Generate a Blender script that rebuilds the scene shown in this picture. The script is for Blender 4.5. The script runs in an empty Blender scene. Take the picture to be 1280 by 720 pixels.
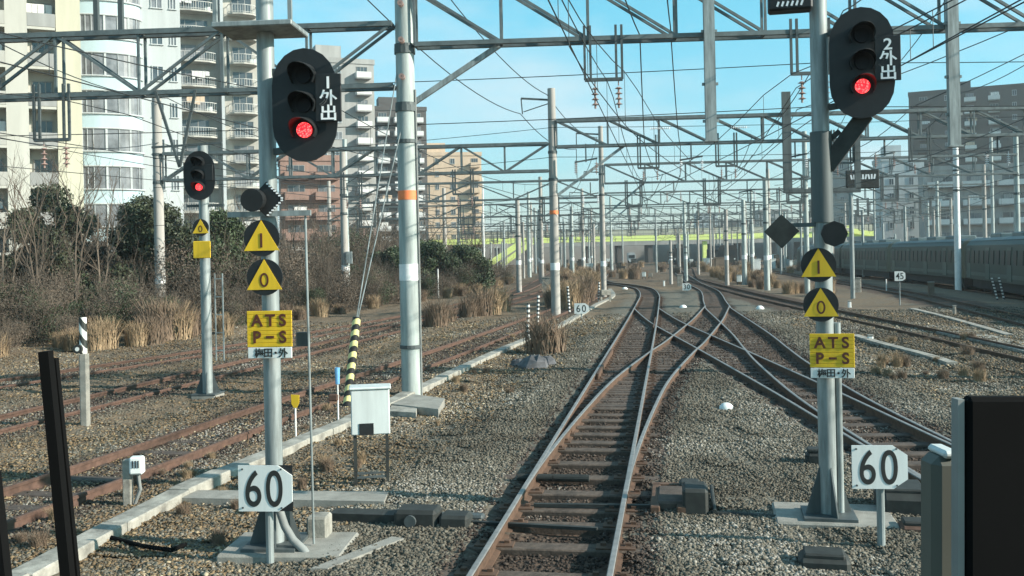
import bpy, math, random
import numpy as np
from mathutils import Vector, Matrix
R = math.radians
random.seed(7); rng = np.random.default_rng(7)
S = bpy.context.scene
COL = S.collection

# ------------------------------------------------------------------ camera, sky, sun, exposure
F = 1210.0; PX, PY = 640.0, 319.0; ROLL = R(1.2); H = 2.74
cd = bpy.data.cameras.new('camera'); cam = bpy.data.objects.new('camera', cd); COL.objects.link(cam)
cam.location = (0, 0, H)
cam.rotation_euler = (Matrix.Rotation(R(90), 3, 'X') @ Matrix.Rotation(-ROLL, 3, 'Z')).to_euler()
cd.sensor_width = 36; cd.lens = 36*F/1280; cd.shift_y = -(360-PY)/1280
cd.clip_start = 0.05; cd.clip_end = 6000
S.camera = cam
SUN_EL = R(25); SUN_AZ = R(107)          # azimuth clockwise from +Y: from the right and a little behind
w = bpy.data.worlds.new('World'); S.world = w; w.use_nodes = True
N = w.node_tree.nodes; L = w.node_tree.links
bg = N['Background']; sky = N.new('ShaderNodeTexSky'); sky.sky_type = 'NISHITA'; sky.sun_disc = False
sky.sun_elevation = SUN_EL; sky.sun_rotation = SUN_AZ; sky.air_density = 1.0; sky.dust_density = 0.6; sky.ozone_density = 1.0
tc = N.new('ShaderNodeTexCoord'); mp = N.new('ShaderNodeMapping'); mp.inputs['Scale'].default_value = (1.2, 1.2, 3.6)
nz = N.new('ShaderNodeTexNoise'); nz.inputs['Scale'].default_value = 2.6; nz.inputs['Detail'].default_value = 7; nz.inputs['Roughness'].default_value = 0.55
rp = N.new('ShaderNodeValToRGB'); rp.color_ramp.elements[0].position = 0.44; rp.color_ramp.elements[1].position = 0.72
mx = N.new('ShaderNodeMix'); mx.data_type = 'RGBA'; mx.inputs['B'].default_value = (4.2, 5.2, 5.6, 1)
tint = N.new('ShaderNodeMix'); tint.data_type = 'RGBA'; tint.blend_type = 'MULTIPLY'; tint.inputs['Factor'].default_value = 1
sx_ = N.new('ShaderNodeSeparateXYZ'); L.new(tc.outputs['Generated'], sx_.inputs[0])
tr_ = N.new('ShaderNodeValToRGB'); tr_.color_ramp.elements[0].position = 0.02; tr_.color_ramp.elements[1].position = 0.24
tr_.color_ramp.elements[0].color = (.68, .79, .94, 1); tr_.color_ramp.elements[1].color = (.58, 1.36, 1.3, 1); L.new(sx_.outputs[2], tr_.inputs[0]); L.new(tr_.outputs[0], tint.inputs['B'])
L.new(tc.outputs['Generated'], mp.inputs['Vector']); L.new(mp.outputs['Vector'], nz.inputs['Vector']); L.new(nz.outputs['Fac'], rp.inputs['Fac'])
cm = N.new('ShaderNodeMath'); cm.operation = 'MULTIPLY'; cm.inputs[1].default_value = 0.85; L.new(rp.outputs['Color'], cm.inputs[0])
L.new(sky.outputs['Color'], tint.inputs['A']); L.new(tint.outputs['Result'], mx.inputs['A']); L.new(cm.outputs[0], mx.inputs['Factor'])
L.new(mx.outputs['Result'], bg.inputs['Color']); bg.inputs['Strength'].default_value = 0.1
sd = bpy.data.lights.new('sun', 'SUN'); sd.energy = 5.0; sd.angle = R(0.5); sd.color = (1, 0.93, 0.82)
sun = bpy.data.objects.new('sun', sd); COL.objects.link(sun)
sv = Vector((math.sin(SUN_AZ)*math.cos(SUN_EL), math.cos(SUN_AZ)*math.cos(SUN_EL), math.sin(SUN_EL)))
sun.rotation_euler = sv.to_track_quat('Z', 'Y').to_euler(); sun.location = (30, -20, 40)
S.view_settings.view_transform = 'Standard'; S.view_settings.look = 'None'; S.view_settings.gamma = 1
S.view_settings.exposure = 0.8
S.render.engine = 'CYCLES'

# ------------------------------------------------------------------ helpers
CR, SR = math.cos(ROLL), math.sin(ROLL)
def ray(u, v):
    a = (u-PX)/F; b = -(v-PY)/F
    return a*CR+b*SR, -a*SR+b*CR
def g(u, v, h=0.0):                     # pixel -> point on the plane z=h
    x, z = ray(u, v); t = (h-H)/z
    return Vector((x*t, t, h))
def at(u, v, Y):                        # pixel -> point at distance Y
    x, z = ray(u, v)
    return Vector((x*Y, Y, H+z*Y))

class MB:
    def __init__(s): s.v = []; s.f = []
    def add(s, vs, fs):
        n = len(s.v); s.v += [tuple(p) for p in vs]; s.f += [tuple(i+n for i in f) for f in fs]; return s
    def box(s, c, d, rz=0.0, rx=0.0, ry=0.0, bev=0.0):
        x, y, z = d[0]/2, d[1]/2, d[2]/2
        M = Matrix.Rotation(rz, 3, 'Z') @ Matrix.Rotation(ry, 3, 'Y') @ Matrix.Rotation(rx, 3, 'X'); c = Vector(c)
        if bev > 0:
            b = min(bev, x*.9, y*.9, z*.9); vs = []
            for sx in (-1, 1):
                for sy in (-1, 1):
                    for sz in (-1, 1):
                        vs += [(sx*x, sy*(y-b), sz*(z-b)), (sx*(x-b), sy*y, sz*(z-b)), (sx*(x-b), sy*(y-b), sz*z)]
            idx = lambda sx, sy, sz, k: ((sx > 0)*4+(sy > 0)*2+(sz > 0))*3+k
            fs = []
            for sx in (-1, 1): fs.append([idx(sx, a, b_, 0) for a, b_ in ((-1, -1), (1, -1), (1, 1), (-1, 1))][::sx])
            for sy in (-1, 1): fs.append([idx(a, sy, b_, 1) for a, b_ in ((-1, -1), (-1, 1), (1, 1), (1, -1))][::sy])
            for sz in (-1, 1): fs.append([idx(a, b_, sz, 2) for a, b_ in ((-1, -1), (1, -1), (1, 1), (-1, 1))][::sz])
            for a in (-1, 1):
                for b_ in (-1, 1):
                    fs.append([idx(a, b_, -1, 0), idx(a, b_, 1, 0), idx(a, b_, 1, 1), idx(a, b_, -1, 1)][::a*b_])
                    fs.append([idx(a, -1, b_, 0), idx(a, -1, b_, 2), idx(a, 1, b_, 2), idx(a, 1, b_, 0)][::a*b_])
                    fs.append([idx(-1, a, b_, 1), idx(1, a, b_, 1), idx(1, a, b_, 2), idx(-1, a, b_, 2)][::a*b_])
                    for c_ in (-1, 1): fs.append([idx(a, b_, c_, k) for k in (0, 1, 2)][::a*b_*c_])
            return s.add([M @ Vector(p)+c for p in vs], fs)
        vs = [M @ Vector((i*x, j*y, k*z))+c for i in (-1, 1) for j in (-1, 1) for k in (-1, 1)]
        return s.add(vs, [(0, 1, 3, 2), (4, 6, 7, 5), (0, 4, 5, 1), (2, 3, 7, 6), (0, 2, 6, 4), (1, 5, 7, 3)])
    def tube(s, pts, r, n=10, caps=True):
        pts = [Vector(p) for p in pts]; rs = r if isinstance(r, (list, tuple)) else [r]*len(pts)
        b = len(s.v); up = None
        for i, p in enumerate(pts):
            t = (pts[min(i+1, len(pts)-1)]-pts[max(i-1, 0)]).normalized()
            if up is None: up = Vector((0, 1, 0)) if abs(t.z) > .8 else Vector((0, 0, 1))
            a = t.cross(up).normalized(); c = a.cross(t)
            up = c
            for k in range(n):
                q = 2*math.pi*k/n; s.v.append(tuple(p+a*(rs[i]*math.cos(q))+c*(rs[i]*math.sin(q))))
        for i in range(len(pts)-1):
            for k in range(n):
                k2 = (k+1) % n; s.f.append((b+i*n+k, b+i*n+k2, b+(i+1)*n+k2, b+(i+1)*n+k))
        if caps:
            s.f.append(tuple(b+k for k in range(n))[::-1]); e = b+(len(pts)-1)*n
            s.f.append(tuple(e+k for k in range(n)))
        return s
    def bar(s, a, b, wx, wz=None):       # square-section member
        a, b = Vector(a), Vector(b); d = b-a; wz = wz or wx
        q = d.to_track_quat('X', 'Z').to_matrix(); c = (a+b)/2; l = d.length/2
        vs = [q @ Vector((i*l, j*wx/2, k*wz/2))+c for i in (-1, 1) for j in (-1, 1) for k in (-1, 1)]
        return s.add(vs, [(0, 1, 3, 2), (4, 6, 7, 5), (0, 4, 5, 1), (2, 3, 7, 6), (0, 2, 6, 4), (1, 5, 7, 3)])
    def angle(s, a, b, wd, t=0.012):     # L-section
        a, b = Vector(a), Vector(b); o = Vector((0, 0, wd/2-t/2))
        s.bar(a-o, b-o, wd, t); 
        o2 = Vector((0, wd/2-t/2-.0015, 0)); return s.bar(a+o2+Vector((0, 0, t*.3)), b+o2+Vector((0, 0, t*.3)), t, wd-t*1.4)
    def prism(s, out, y0, y1):           # outline in x,z, extruded along y (counter-clockwise seen from -y)
        n = len(out); vs = [(x, y0, z) for x, z in out]+[(x, y1, z) for x, z in out]
        fs = [tuple(range(n)), tuple(range(2*n-1, n-1, -1))]+[(i, i+n, (i+1) % n+n, (i+1) % n) for i in range(n)]
        return s.add(vs, fs)
    def build(s, name, m, parent=None, smooth=False):
        me = bpy.data.meshes.new(name); me.from_pydata(s.v, [], s.f); me.validate(); me.update()
        if m: me.materials.append(m)
        return link(name, me, parent, smooth)
def link(name, me, parent=None, smooth=False):
    if smooth:
        me.polygons.foreach_set('use_smooth', [True]*len(me.polygons))
        try: me.set_sharp_from_angle(angle=R(40))
        except Exception: pass
    o = bpy.data.objects.new(name, me); COL.objects.link(o)
    if parent: o.parent = parent
    return o
def tag(o, label, cat, group=None, kind=None):
    o['label'] = label; o['category'] = cat
    if group: o['group'] = group
    if kind: o['kind'] = kind
    return o
def thing(name, label, cat, loc=(0, 0, 0), rz=0.0, group=None):
    o = bpy.data.objects.new(name, None); o.empty_display_size = .1; COL.objects.link(o); o.location = loc; o.rotation_euler = (0, 0, rz)
    return tag(o, label, cat, group)
def dup(root, loc, rz=None, label=None, scale=None, group=None):
    def cp(o, par):
        c = o.copy(); COL.objects.link(c)
        if par: c.parent = par
        for ch in KIDS.get(o.name, None) or list(o.children): cp(ch, c)
        return c
    c = cp(root, None); c.location = loc
    if rz is not None: c.rotation_euler = (0, 0, rz)
    if label: c['label'] = label
    if group: c['group'] = group
    if scale: c.scale = (scale,)*3 if not isinstance(scale, tuple) else scale
    return c
KIDS = {}
def place(me, name, parent, loc, rz=0, scale=None):   # a part that shares mesh data
    o = bpy.data.objects.new(name, me); COL.objects.link(o); o.parent = parent; o.location = loc; o.rotation_euler = (0, 0, rz)
    if scale: o.scale = scale
    return o

# ------------------------------------------------------------------ materials
def mat(name, col, rough=0.8, var=0.25, scale=4.0, metal=0.0, bump=0.0, bscale=60, spec=0.4, emit=None, streak=False, col2=None):
    m = bpy.data.materials.new(name); m.use_nodes = True
    n = m.node_tree.nodes; l = m.node_tree.links; b = n['Principled BSDF']
    b.inputs['Roughness'].default_value = rough; b.inputs['Metallic'].default_value = metal
    b.inputs['Specular IOR Level'].default_value = spec
    t = n.new('ShaderNodeTexCoord'); mpn = n.new('ShaderNodeMapping'); l.new(t.outputs['Object'], mpn.inputs[0])
    if streak: mpn.inputs['Scale'].default_value = (1, 1, .12)
    z = n.new('ShaderNodeTexNoise'); z.inputs['Scale'].default_value = scale; z.inputs['Detail'].default_value = 6; z.inputs['Roughness'].default_value = .65
    l.new(mpn.outputs[0], z.inputs['Vector'])
    r = n.new('ShaderNodeValToRGB'); r.color_ramp.elements[0].position = .32; r.color_ramp.elements[1].position = .68
    c2 = col2 or tuple(min(1, c*(1+var)) for c in col)
    r.color_ramp.elements[0].color = (*[c*(1-var) for c in col], 1); r.color_ramp.elements[1].color = (*c2, 1)
    l.new(z.outputs['Fac'], r.inputs[0]); l.new(r.outputs[0], b.inputs['Base Color'])
    if bump:
        z2 = n.new('ShaderNodeTexNoise'); z2.inputs['Scale'].default_value = bscale; z2.inputs['Detail'].default_value = 4
        l.new(t.outputs['Object'], z2.inputs['Vector'])
        bm = n.new('ShaderNodeBump'); bm.inputs['Strength'].default_value = bump; bm.inputs['Distance'].default_value = .01
        l.new(z2.outputs['Fac'], bm.inputs['Height']); l.new(bm.outputs[0], b.inputs['Normal'])
    if emit:
        b.inputs['Emission Color'].default_value = (*emit[0], 1); b.inputs['Emission Strength'].default_value = emit[1]
    return m
M = dict(
    steel=mat('galvanised_steel', (.25, .28, .275), .55, .4, 11, .3, streak=True),
    steel_dark=mat('weathered_steel', (.085, .1, .1), .6, .3, 5, .3, streak=True),
    beam=mat('beam_steel', (.13, .155, .155), .6, .25, 5, .3),
    pole=mat('pole_paint', (.34, .38, .36), .65, .3, 7, .1, streak=True, bump=.15, bscale=25),
    pole_c=mat('pole_concrete', (.34, .32, .29), .9, .2, 4, streak=True, bump=.3),
    band=mat('white_band', (.78, .78, .76), .6, .1),
    orange=mat('orange_band', (.8, .22, .08), .6, .15),
    black=mat('black_paint', (.012, .014, .015), .55, .3, 8),
    blackmat=mat('black_rubber', (.004, .004, .004), .9, .2, spec=.1),
    white=mat('white_sign', (.7, .72, .69), .5, .14, 4, streak=True),
    yellow=mat('yellow_sign', (.7, .45, .02), .55, .2, 5, streak=True),
    brownred=mat('sign_lettering', (.09, .025, .012), .6, .2),
    ink=mat('black_lettering', (.02, .022, .02), .6, .2),
    letter=mat('white_lettering', (.85, .86, .85), .5, .04),
    glassdark=mat('dark_lens', (.008, .008, .01), .5, .2, spec=.2),
    red=mat('red_lens', (.5, .02, .02), .3, .1, emit=((1, .02, .03), 1.8)),
    conc=mat('concrete', (.25, .24, .21), .92, .25, 5, bump=.4),
    conc_l=mat('light_concrete', (.27, .258, .222), .9, .5, 5, bump=.4),
    cab=mat('cabinet_paint', (.55, .59, .57), .55, .16, 5, streak=True),
    rail_top=mat('rail_shiny', (.26, .252, .238), .52, .25, 8, .4),
    rail=mat('rail_rust', (.1, .058, .037), .85, .35, 9),
    rail_r=mat('rail_red_rust', (.1, .058, .042), .9, .35, 9),
    sleeper=mat('sleeper_wood', (.082, .062, .048), .9, .5, 14, bump=.5, bscale=40),
    sleeper_c=mat('sleeper_old', (.075, .058, .047), .9, .35, 9, bump=.5),
    machine=mat('machine_paint', (.027, .03, .027), .7, .4, 7),
    rock=mat('grey_rock', (.1, .1, .105), .9, .35, 5),
    wire=mat('wire', (.05, .055, .055), .5, .2, metal=.6),
    insul=mat('insulator', (.3, .2, .17), .3, .2),
    insul_w=mat('pale_insulator', (.7, .7, .7), .3, .1),
    pipe=mat('conduit_grey', (.2, .21, .2), .7, .2),
    blue=mat('blue_paint', (.15, .38, .62), .5, .15),
    stake=mat('stake_white', (.72, .7, .66), .6, .12),
    cabgrey=mat('cab_post_grey', (.085, .09, .075), .6, .1),
    leaf=mat('evergreen_leaf', (.045, .055, .028), .6, .6, 1.3),
    leaf2=mat('hedge_leaf', (.045, .065, .028), .6, .5, .9),
    twig=mat('bare_twig', (.135, .105, .078), .9, .35, 1.5),
    twig_d=mat('dark_twig', (.09, .07, .052), .9, .35, 1.5),
    straw=mat('dry_straw', (.28, .2, .12), .85, .4, 2.0),
    straw2=mat('red_straw', (.17, .12, .082), .85, .4, 2.0),
    deadleaf=mat('dead_leaf', (.26, .18, .085), .85, .6, .8),
    bark=mat('bark', (.1, .075, .055), .95, .3, 5),
    lime=mat('lime_paint', (.72, .82, .25), .6, .08),
    lime_l=mat('pale_lime', (.6, .68, .3), .6, .1),
    glass=mat('window_glass', (.06, .075, .085), .12, .4, .5, spec=.6),
    curtain=mat('window_curtained', (.14, .15, .16), .3, .5, .9, spec=.6),
    bcream=mat('cream_wall', (.45, .44, .385), .85, .14, .5, streak=True),
    bcreamy=mat('yellow_cream_wall', (.5, .475, .36), .85, .12, .5, streak=True),
    bwhite=mat('white_wall', (.43, .46, .46), .85, .14, .5, streak=True),
    bcyan=mat('pale_tile_wall', (.39, .5, .53), .7, .12, .5, streak=True),
    bgrey=mat('grey_wall', (.29, .29, .275), .85, .2, .6, streak=True),
    bbeige=mat('beige_wall', (.38, .37, .33), .85, .2, .6, streak=True),
    bred=mat('brick_red_wall', (.28, .175, .14), .9, .2, 1, streak=True),
    bpeach=mat('peach_wall', (.56, .43, .31), .85, .12, .6, streak=True),
    bdark=mat('dark_brown_wall', (.075, .07, .066), .85, .12, .5),
    bshadow=mat('recess_wall', (.3, .29, .27), .9, .1, .5),
    rail_bal=mat('balcony_panel', (.45, .45, .42), .7, .1, .5),
    rail_w=mat('balcony_white', (.6, .6, .58), .7, .08, .5),
    traing=mat('train_green_grey', (.034, .058, .05), .55, .1, .6),
    traindoor=mat('train_door', (.05, .085, .075), .5, .15, .8),
    trainroof=mat('train_roof', (.13, .17, .17), .6, .15, .6),
    trainwin=mat('train_window', (.012, .018, .02), .45, .2, spec=.3),
    under=mat('underframe', (.025, .025, .025), .8, .3, 2),
)
_n = M['red'].node_tree.nodes; _l = M['red'].node_tree.links
_t = _n.new('ShaderNodeTexCoord'); _v = _n.new('ShaderNodeTexVoronoi'); _v.inputs['Scale'].default_value = 55; _l.new(_t.outputs['Object'], _v.inputs['Vector'])
_r = _n.new('ShaderNodeValToRGB'); _r.color_ramp.elements[0].position = .05; _r.color_ramp.elements[1].position = .6
_r.color_ramp.elements[0].color = (1, .16, .14, 1); _r.color_ramp.elements[1].color = (.55, .004, .012, 1); _l.new(_v.outputs['Distance'], _r.inputs[0]); _l.new(_r.outputs[0], _n['Principled BSDF'].inputs['Emission Color'])
def ground_mat():
    m = bpy.data.materials.new('ballast_ground'); m.use_nodes = True
    n = m.node_tree.nodes; l = m.node_tree.links; b = n['Principled BSDF']; b.inputs['Roughness'].default_value = .95; b.inputs['Specular IOR Level'].default_value = .2
    t = n.new('ShaderNodeTexCoord')
    def noise(sc, det=5):
        z = n.new('ShaderNodeTexNoise'); z.inputs['Scale'].default_value = sc; z.inputs['Detail'].default_value = det; z.inputs['Roughness'].default_value = .6
        l.new(t.outputs['Object'], z.inputs['Vector']); return z.outputs['Fac']
    def ramp(f, p0, c0, p1, c1):
        r = n.new('ShaderNodeValToRGB'); r.color_ramp.elements[0].position = p0; r.color_ramp.elements[1].position = p1
        r.color_ramp.elements[0].color = (*c0, 1); r.color_ramp.elements[1].color = (*c1, 1); l.new(f, r.inputs[0]); return r.outputs[0]
    def mix(f, a, c, bt='MIX'):
        x = n.new('ShaderNodeMix'); x.data_type = 'RGBA'; x.blend_type = bt
        if isinstance(f, float): x.inputs['Factor'].default_value = f
        else: l.new(f, x.inputs['Factor'])
        l.new(a, x.inputs['A']); l.new(c, x.inputs['B']); return x.outputs['Result']
    vo = n.new('ShaderNodeTexVoronoi'); vo.inputs['Scale'].default_value = 17; l.new(t.outputs['Object'], vo.inputs['Vector'])
    sep = n.new('ShaderNodeSeparateColor'); l.new(vo.outputs['Color'], sep.inputs[0])
    stone = ramp(sep.outputs[0], .0, (.095, .088, .068), 1, (.185, .172, .138))
    big = noise(.35); stone = mix(ramp(big, .35, (0, 0, 0), .65, (.5, .5, .5)), stone, ramp(noise(30), .3, (.085, .08, .066), .7, (.15, .142, .115)))
    soil = ramp(noise(5, 8), .3, (.11, .078, .05), .7, (.215, .16, .105))
    rust = ramp(noise(7, 8), .3, (.046, .032, .024), .7, (.105, .072, .052))
    at_ = n.new('ShaderNodeAttribute'); at_.attribute_name = 'zone'; s2 = n.new('ShaderNodeSeparateColor'); l.new(at_.outputs['Color'], s2.inputs[0])
    def edge(f):
        a = n.new('ShaderNodeMath'); a.operation = 'ADD'; l.new(f, a.inputs[0])
        q = n.new('ShaderNodeMath'); q.operation = 'MULTIPLY_ADD'; l.new(noise(1.1, 8), q.inputs[0]); q.inputs[1].default_value = 1.4; q.inputs[2].default_value = -.7
        l.new(q.outputs[0], a.inputs[1]); return ramp(a.outputs[0], .3, (0, 0, 0), .7, (1, 1, 1))
    c = mix(edge(s2.outputs[1]), stone, soil); c = mix(edge(s2.outputs[0]), c, rust)
    l.new(c, b.inputs['Base Color'])
    bp = n.new('ShaderNodeBump'); bp.inputs['Strength'].default_value = .9; bp.inputs['Distance'].default_value = .03; l.new(vo.outputs['Distance'], bp.inputs['Height'])
    bp.invert = True; l.new(bp.outputs[0], b.inputs['Normal'])
    return m
def attr_mat(name, stops, rough=.9):    # colour picked per stone / leaf by a stored random value
    m = bpy.data.materials.new(name); m.use_nodes = True; n = m.node_tree.nodes; l = m.node_tree.links; b = n['Principled BSDF']
    b.inputs['Roughness'].default_value = rough; b.inputs['Specular IOR Level'].default_value = .2
    a = n.new('ShaderNodeAttribute'); a.attribute_name = 'pick'; r = n.new('ShaderNodeValToRGB'); e = r.color_ramp.elements
    e[0].position, e[0].color = stops[0][0], (*stops[0][1], 1); e[1].position, e[1].color = stops[-1][0], (*stops[-1][1], 1)
    for p, c in stops[1:-1]: x = e.new(p); x.color = (*c, 1)
    l.new(a.outputs['Fac'], r.inputs[0]); l.new(r.outputs[0], b.inputs['Base Color']); return m
def stripe_mat(name, c1, c2, per, tilt):
    m = bpy.data.materials.new(name); m.use_nodes = True; n = m.node_tree.nodes; l = m.node_tree.links; b = n['Principled BSDF']; b.inputs['Roughness'].default_value = .5
    t = n.new('ShaderNodeTexCoord'); sp = n.new('ShaderNodeSeparateXYZ'); l.new(t.outputs['Object'], sp.inputs[0])
    a = n.new('ShaderNodeMath'); a.operation = 'MULTIPLY_ADD'; l.new(sp.outputs[0], a.inputs[0]); a.inputs[1].default_value = tilt; l.new(sp.outputs[2], a.inputs[2])
    q = n.new('ShaderNodeMath'); q.operation = 'MULTIPLY'; l.new(a.outputs[0], q.inputs[0]); q.inputs[1].default_value = 1/per
    f = n.new('ShaderNodeMath'); f.operation = 'FRACT'; l.new(q.outputs[0], f.inputs[0])
    r = n.new('ShaderNodeValToRGB'); r.color_ramp.interpolation = 'CONSTANT'; r.color_ramp.elements[0].color = (*c1, 1); r.color_ramp.elements[1].position = .5; r.color_ramp.elements[1].color = (*c2, 1)
    l.new(f.outputs[0], r.inputs[0]); l.new(r.outputs[0], b.inputs['Base Color']); return m
M['hazard'] = stripe_mat('hazard_stripes', (.02, .02, .02), (.75, .68, .3), .2, .9)
M['hazard_w'] = stripe_mat('black_white_stripes', (.03, .03, .03), (.75, .73, .68), .16, 0)
M['stripe_g'] = stripe_mat('slanted_stripes', (.03, .035, .03), (.75, .75, .7), .28, 1.5)

def text_mesh(lines, size, m, bold=0.0, spacing=1.0, stretch=1.0):   # [(string, x, z)] centred, in the x-z plane facing -y
    vs, fs = [], []
    for st, x, z in lines:
        cu = bpy.data.curves.new('t', 'FONT'); cu.body = st; cu.size = size; cu.align_x = 'CENTER'; cu.align_y = 'CENTER'; cu.offset = bold; cu.space_character = spacing; cu.extrude = .0015
        ob = bpy.data.objects.new('t', cu); COL.objects.link(ob); bpy.context.view_layer.update()
        me = bpy.data.meshes.new_from_object(ob.evaluated_get(bpy.context.evaluated_depsgraph_get()))
        k = len(vs)
        if len(me.vertices):
            c = np.array([v.co[:] for v in me.vertices]); mid = (c.max(0)+c.min(0))/2
            vs += [((p[0]-mid[0])*stretch+x, -p[2], p[1]-mid[1]+z) for p in c]; fs += [tuple(i+k for i in p.vertices) for p in me.polygons]
        bpy.data.objects.remove(ob); bpy.data.curves.remove(cu); bpy.data.meshes.remove(me)
    b = MB(); b.v = vs; b.f = fs
    return b

# ------------------------------------------------------------------ track lines
def spline(pts, step=.5):
    P = [Vector((*p, 0)) for p in pts]; P = [P[0]*2-P[1]]+P+[P[-1]*2-P[-2]]; out = []
    for i in range(1, len(P)-2):
        a, b, c, d = P[i-1:i+3]; n = max(2, int((c-b).length/step))
        for k in range(n):
            t = k/n; out.append(.5*((2*b)+(c-a)*t+(2*a-5*b+4*c-d)*t*t+(3*b-a-3*c+d)*t**3))
    out.append(P[-2]); return out
far = lambda u, v: tuple(g(u, v, .17)[:2])
TA = [(-1.6, -3), (-.29, 5), (.53, 10), (2.16, 20), (3.79, 30), (5.4, 40), (6.98, 50), (8.2, 58), (9.15, 66), (9.5, 72), (9.1, 79), (8.3, 86), (8.9, 98), (12, 125), (18, 170), (26, 240)]
TAC = [(.53, 10), (.92, 12.2), (1.72, 16), (2.66, 20), (4.07, 25), (4.9, 27.75), (6.42, 33.2), (7.45, 37), (8.87, 42.6), (9.6, 45.5)]
TD = [(4.72, -2), (4.9, 4), (5.05, 10), (5.12, 13), (5.28, 18), (5.43, 25), (5.5, 29.5), (5.6, 35), (5.85, 40), (6.2, 45.2)]
TC = [(5.06, 9.5), (5.2, 12.5), (5.52, 17), (6.12, 22), (6.64, 25.5), (7.5, 31), (9.12, 42.7), (9.6, 45.5), (10.6, 51), (11.75, 57), (13.1, 65), (14.7, 78), (16.4, 90), (20, 115), (25, 150), (36, 240)]
TR = [(11.2, 2), (11.9, 15), (12.2, 23), (12.7, 31), (13.2, 42), (13.9, 55), (14.9, 68), (15.9, 80), (17.6, 95), (22, 120), (28, 155), (40, 240)]
TS = [(14, 14), (16, 26), (17.8, 34), (20, 44), (22.2, 54), (25.5, 75), (29, 100), (36, 150), (48, 240)]
TT = [(19.5, 5), (22.6, 25), (26.9, 45), (30.4, 60), (32.9, 75), (35.2, 92), (38.4, 115), (44.5, 150), (57, 250)]
T1 = [(-9, 0), (-6.6, 7), (-5.45, 11.5), (-4.2, 17), (-2.5, 24), (-.7, 32), (1.0, 40), (3.0, 50), (5.4, 64), (7.0, 82), (8.4, 110), (14, 170), (22, 240)]
T2 = [(-13, 0), (-10.5, 9), (-8.3, 18), (-6.6, 26), (-4.0, 38), (-1.0, 51), (2.2, 68), (4.4, 90), (7, 125), (12, 180), (18, 240)]
T3 = [(-18.5, 4), (-14.5, 14), (-11.5, 22), (-8, 31.3), (-4.8, 43), (-2.4, 55), (0.6, 73), (3, 100), (6, 140), (14, 240)]
KERB = [(-4.8, 4), (-4.25, 8.2), (-3.88, 11.1), (-3.35, 13.3), (-2.15, 18.3), (-.5, 26.4), (1.73, 36), (4.25, 49.6), (6.2, 60), (7.2, 72)]
TRACKS = dict(A=TA, AC=TAC, D=TD, C=TC, R=TR, S=TS, T=TT, L1=T1, L2=T2, L3=T3)
SPL = {k: spline(v) for k, v in TRACKS.items()}

# ------------------------------------------------------------------ ground
def axis(dense0, dense1, st, lo, hi, gr=1.12):
    a = list(np.arange(dense0, dense1, st)); s = st
    while a[-1] < hi: s *= gr; a.append(a[-1]+s)
    s = st
    while a[0] > lo: s *= gr; a.insert(0, a[0]-s)
    return np.array(a)
gx = axis(-16, 15, .16, -2500, 2500); gy = axis(4, 40, .2, -60, 4000)
GX, GY = np.meshgrid(gx, gy)
def distmap(names):
    d = np.full(GX.shape, 1e9)
    for k in names:
        for p in SPL[k][::2]:
            np.minimum(d, (GX-p.x)**2+(GY-p.y)**2, out=d)
    return np.sqrt(d)
def vnoise(x, y, s, seed=0):
    r = np.random.default_rng(seed); t = r.random((64, 64)); x = x*s; y = y*s
    xi = np.floor(x).astype(int); yi = np.floor(y).astype(int); fx = x-xi; fy = y-yi; fx = fx*fx*(3-2*fx); fy = fy*fy*(3-2*fy)
    q = lambda a, b: t[a % 64, b % 64]
    return (q(xi, yi)*(1-fx)+q(xi+1, yi)*fx)*(1-fy)+(q(xi, yi+1)*(1-fx)+q(xi+1, yi+1)*fx)*fy
dm = distmap(['A', 'AC', 'D', 'C', 'R', 'S', 'T']); dl = distmap(['L1', 'L2', 'L3'])
dall = np.minimum(dm, dl)
far_f = np.clip((dall-1.8)/2, 0, 1)
GZ = (vnoise(GX, GY, 3.1, 1)-.5)*.05+(vnoise(GX, GY, .7, 2)-.5)*.14*far_f
GZ = np.where(dall < 1.6, GZ*.35-.006+.032*np.clip((GY-12)/6, 0, 1), GZ)+np.where(dm < dl, 1, .6)*.062*np.clip((dall-.68)/.16, 0, 1)*np.clip(1-(dall-1.7)/1.0, 0, 1)
kx = np.interp(GY, [p[1] for p in KERB], [p[0] for p in KERB])
leftk = np.clip((kx-GX)/.6+.3, 0, 1)*(GY < 400)
ztop = np.zeros(GX.shape)
rustz = np.clip(1.25-np.maximum(0, dall-.5)/np.where(dm < dl, .45, .8), 0, 1)*np.where(dm < dl, .9, .8)
soil = np.clip(leftk*.74+np.clip(1-np.abs(GX-(kx+.7))/1.5, 0, 1)*.75, 0, 1)
soil = np.maximum(soil, np.clip((GX-(np.interp(GY, [p[1] for p in TC], [p[0] for p in TC])+1.6))/2.5, 0, .6))
soil = np.where(GY > 56, np.maximum(soil, np.clip((GY-56)/20, 0, .8)), soil); rustz = np.where(GY > 75, np.maximum(rustz, .45), rustz)
vs = np.stack([GX, GY, GZ], -1).reshape(-1, 3); ny, nx = GX.shape
ii = (np.arange(ny-1)[:, None]*nx+np.arange(nx-1)[None]).reshape(-1)
fs = np.stack([ii, ii+1, ii+nx+1, ii+nx], -1)
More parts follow.
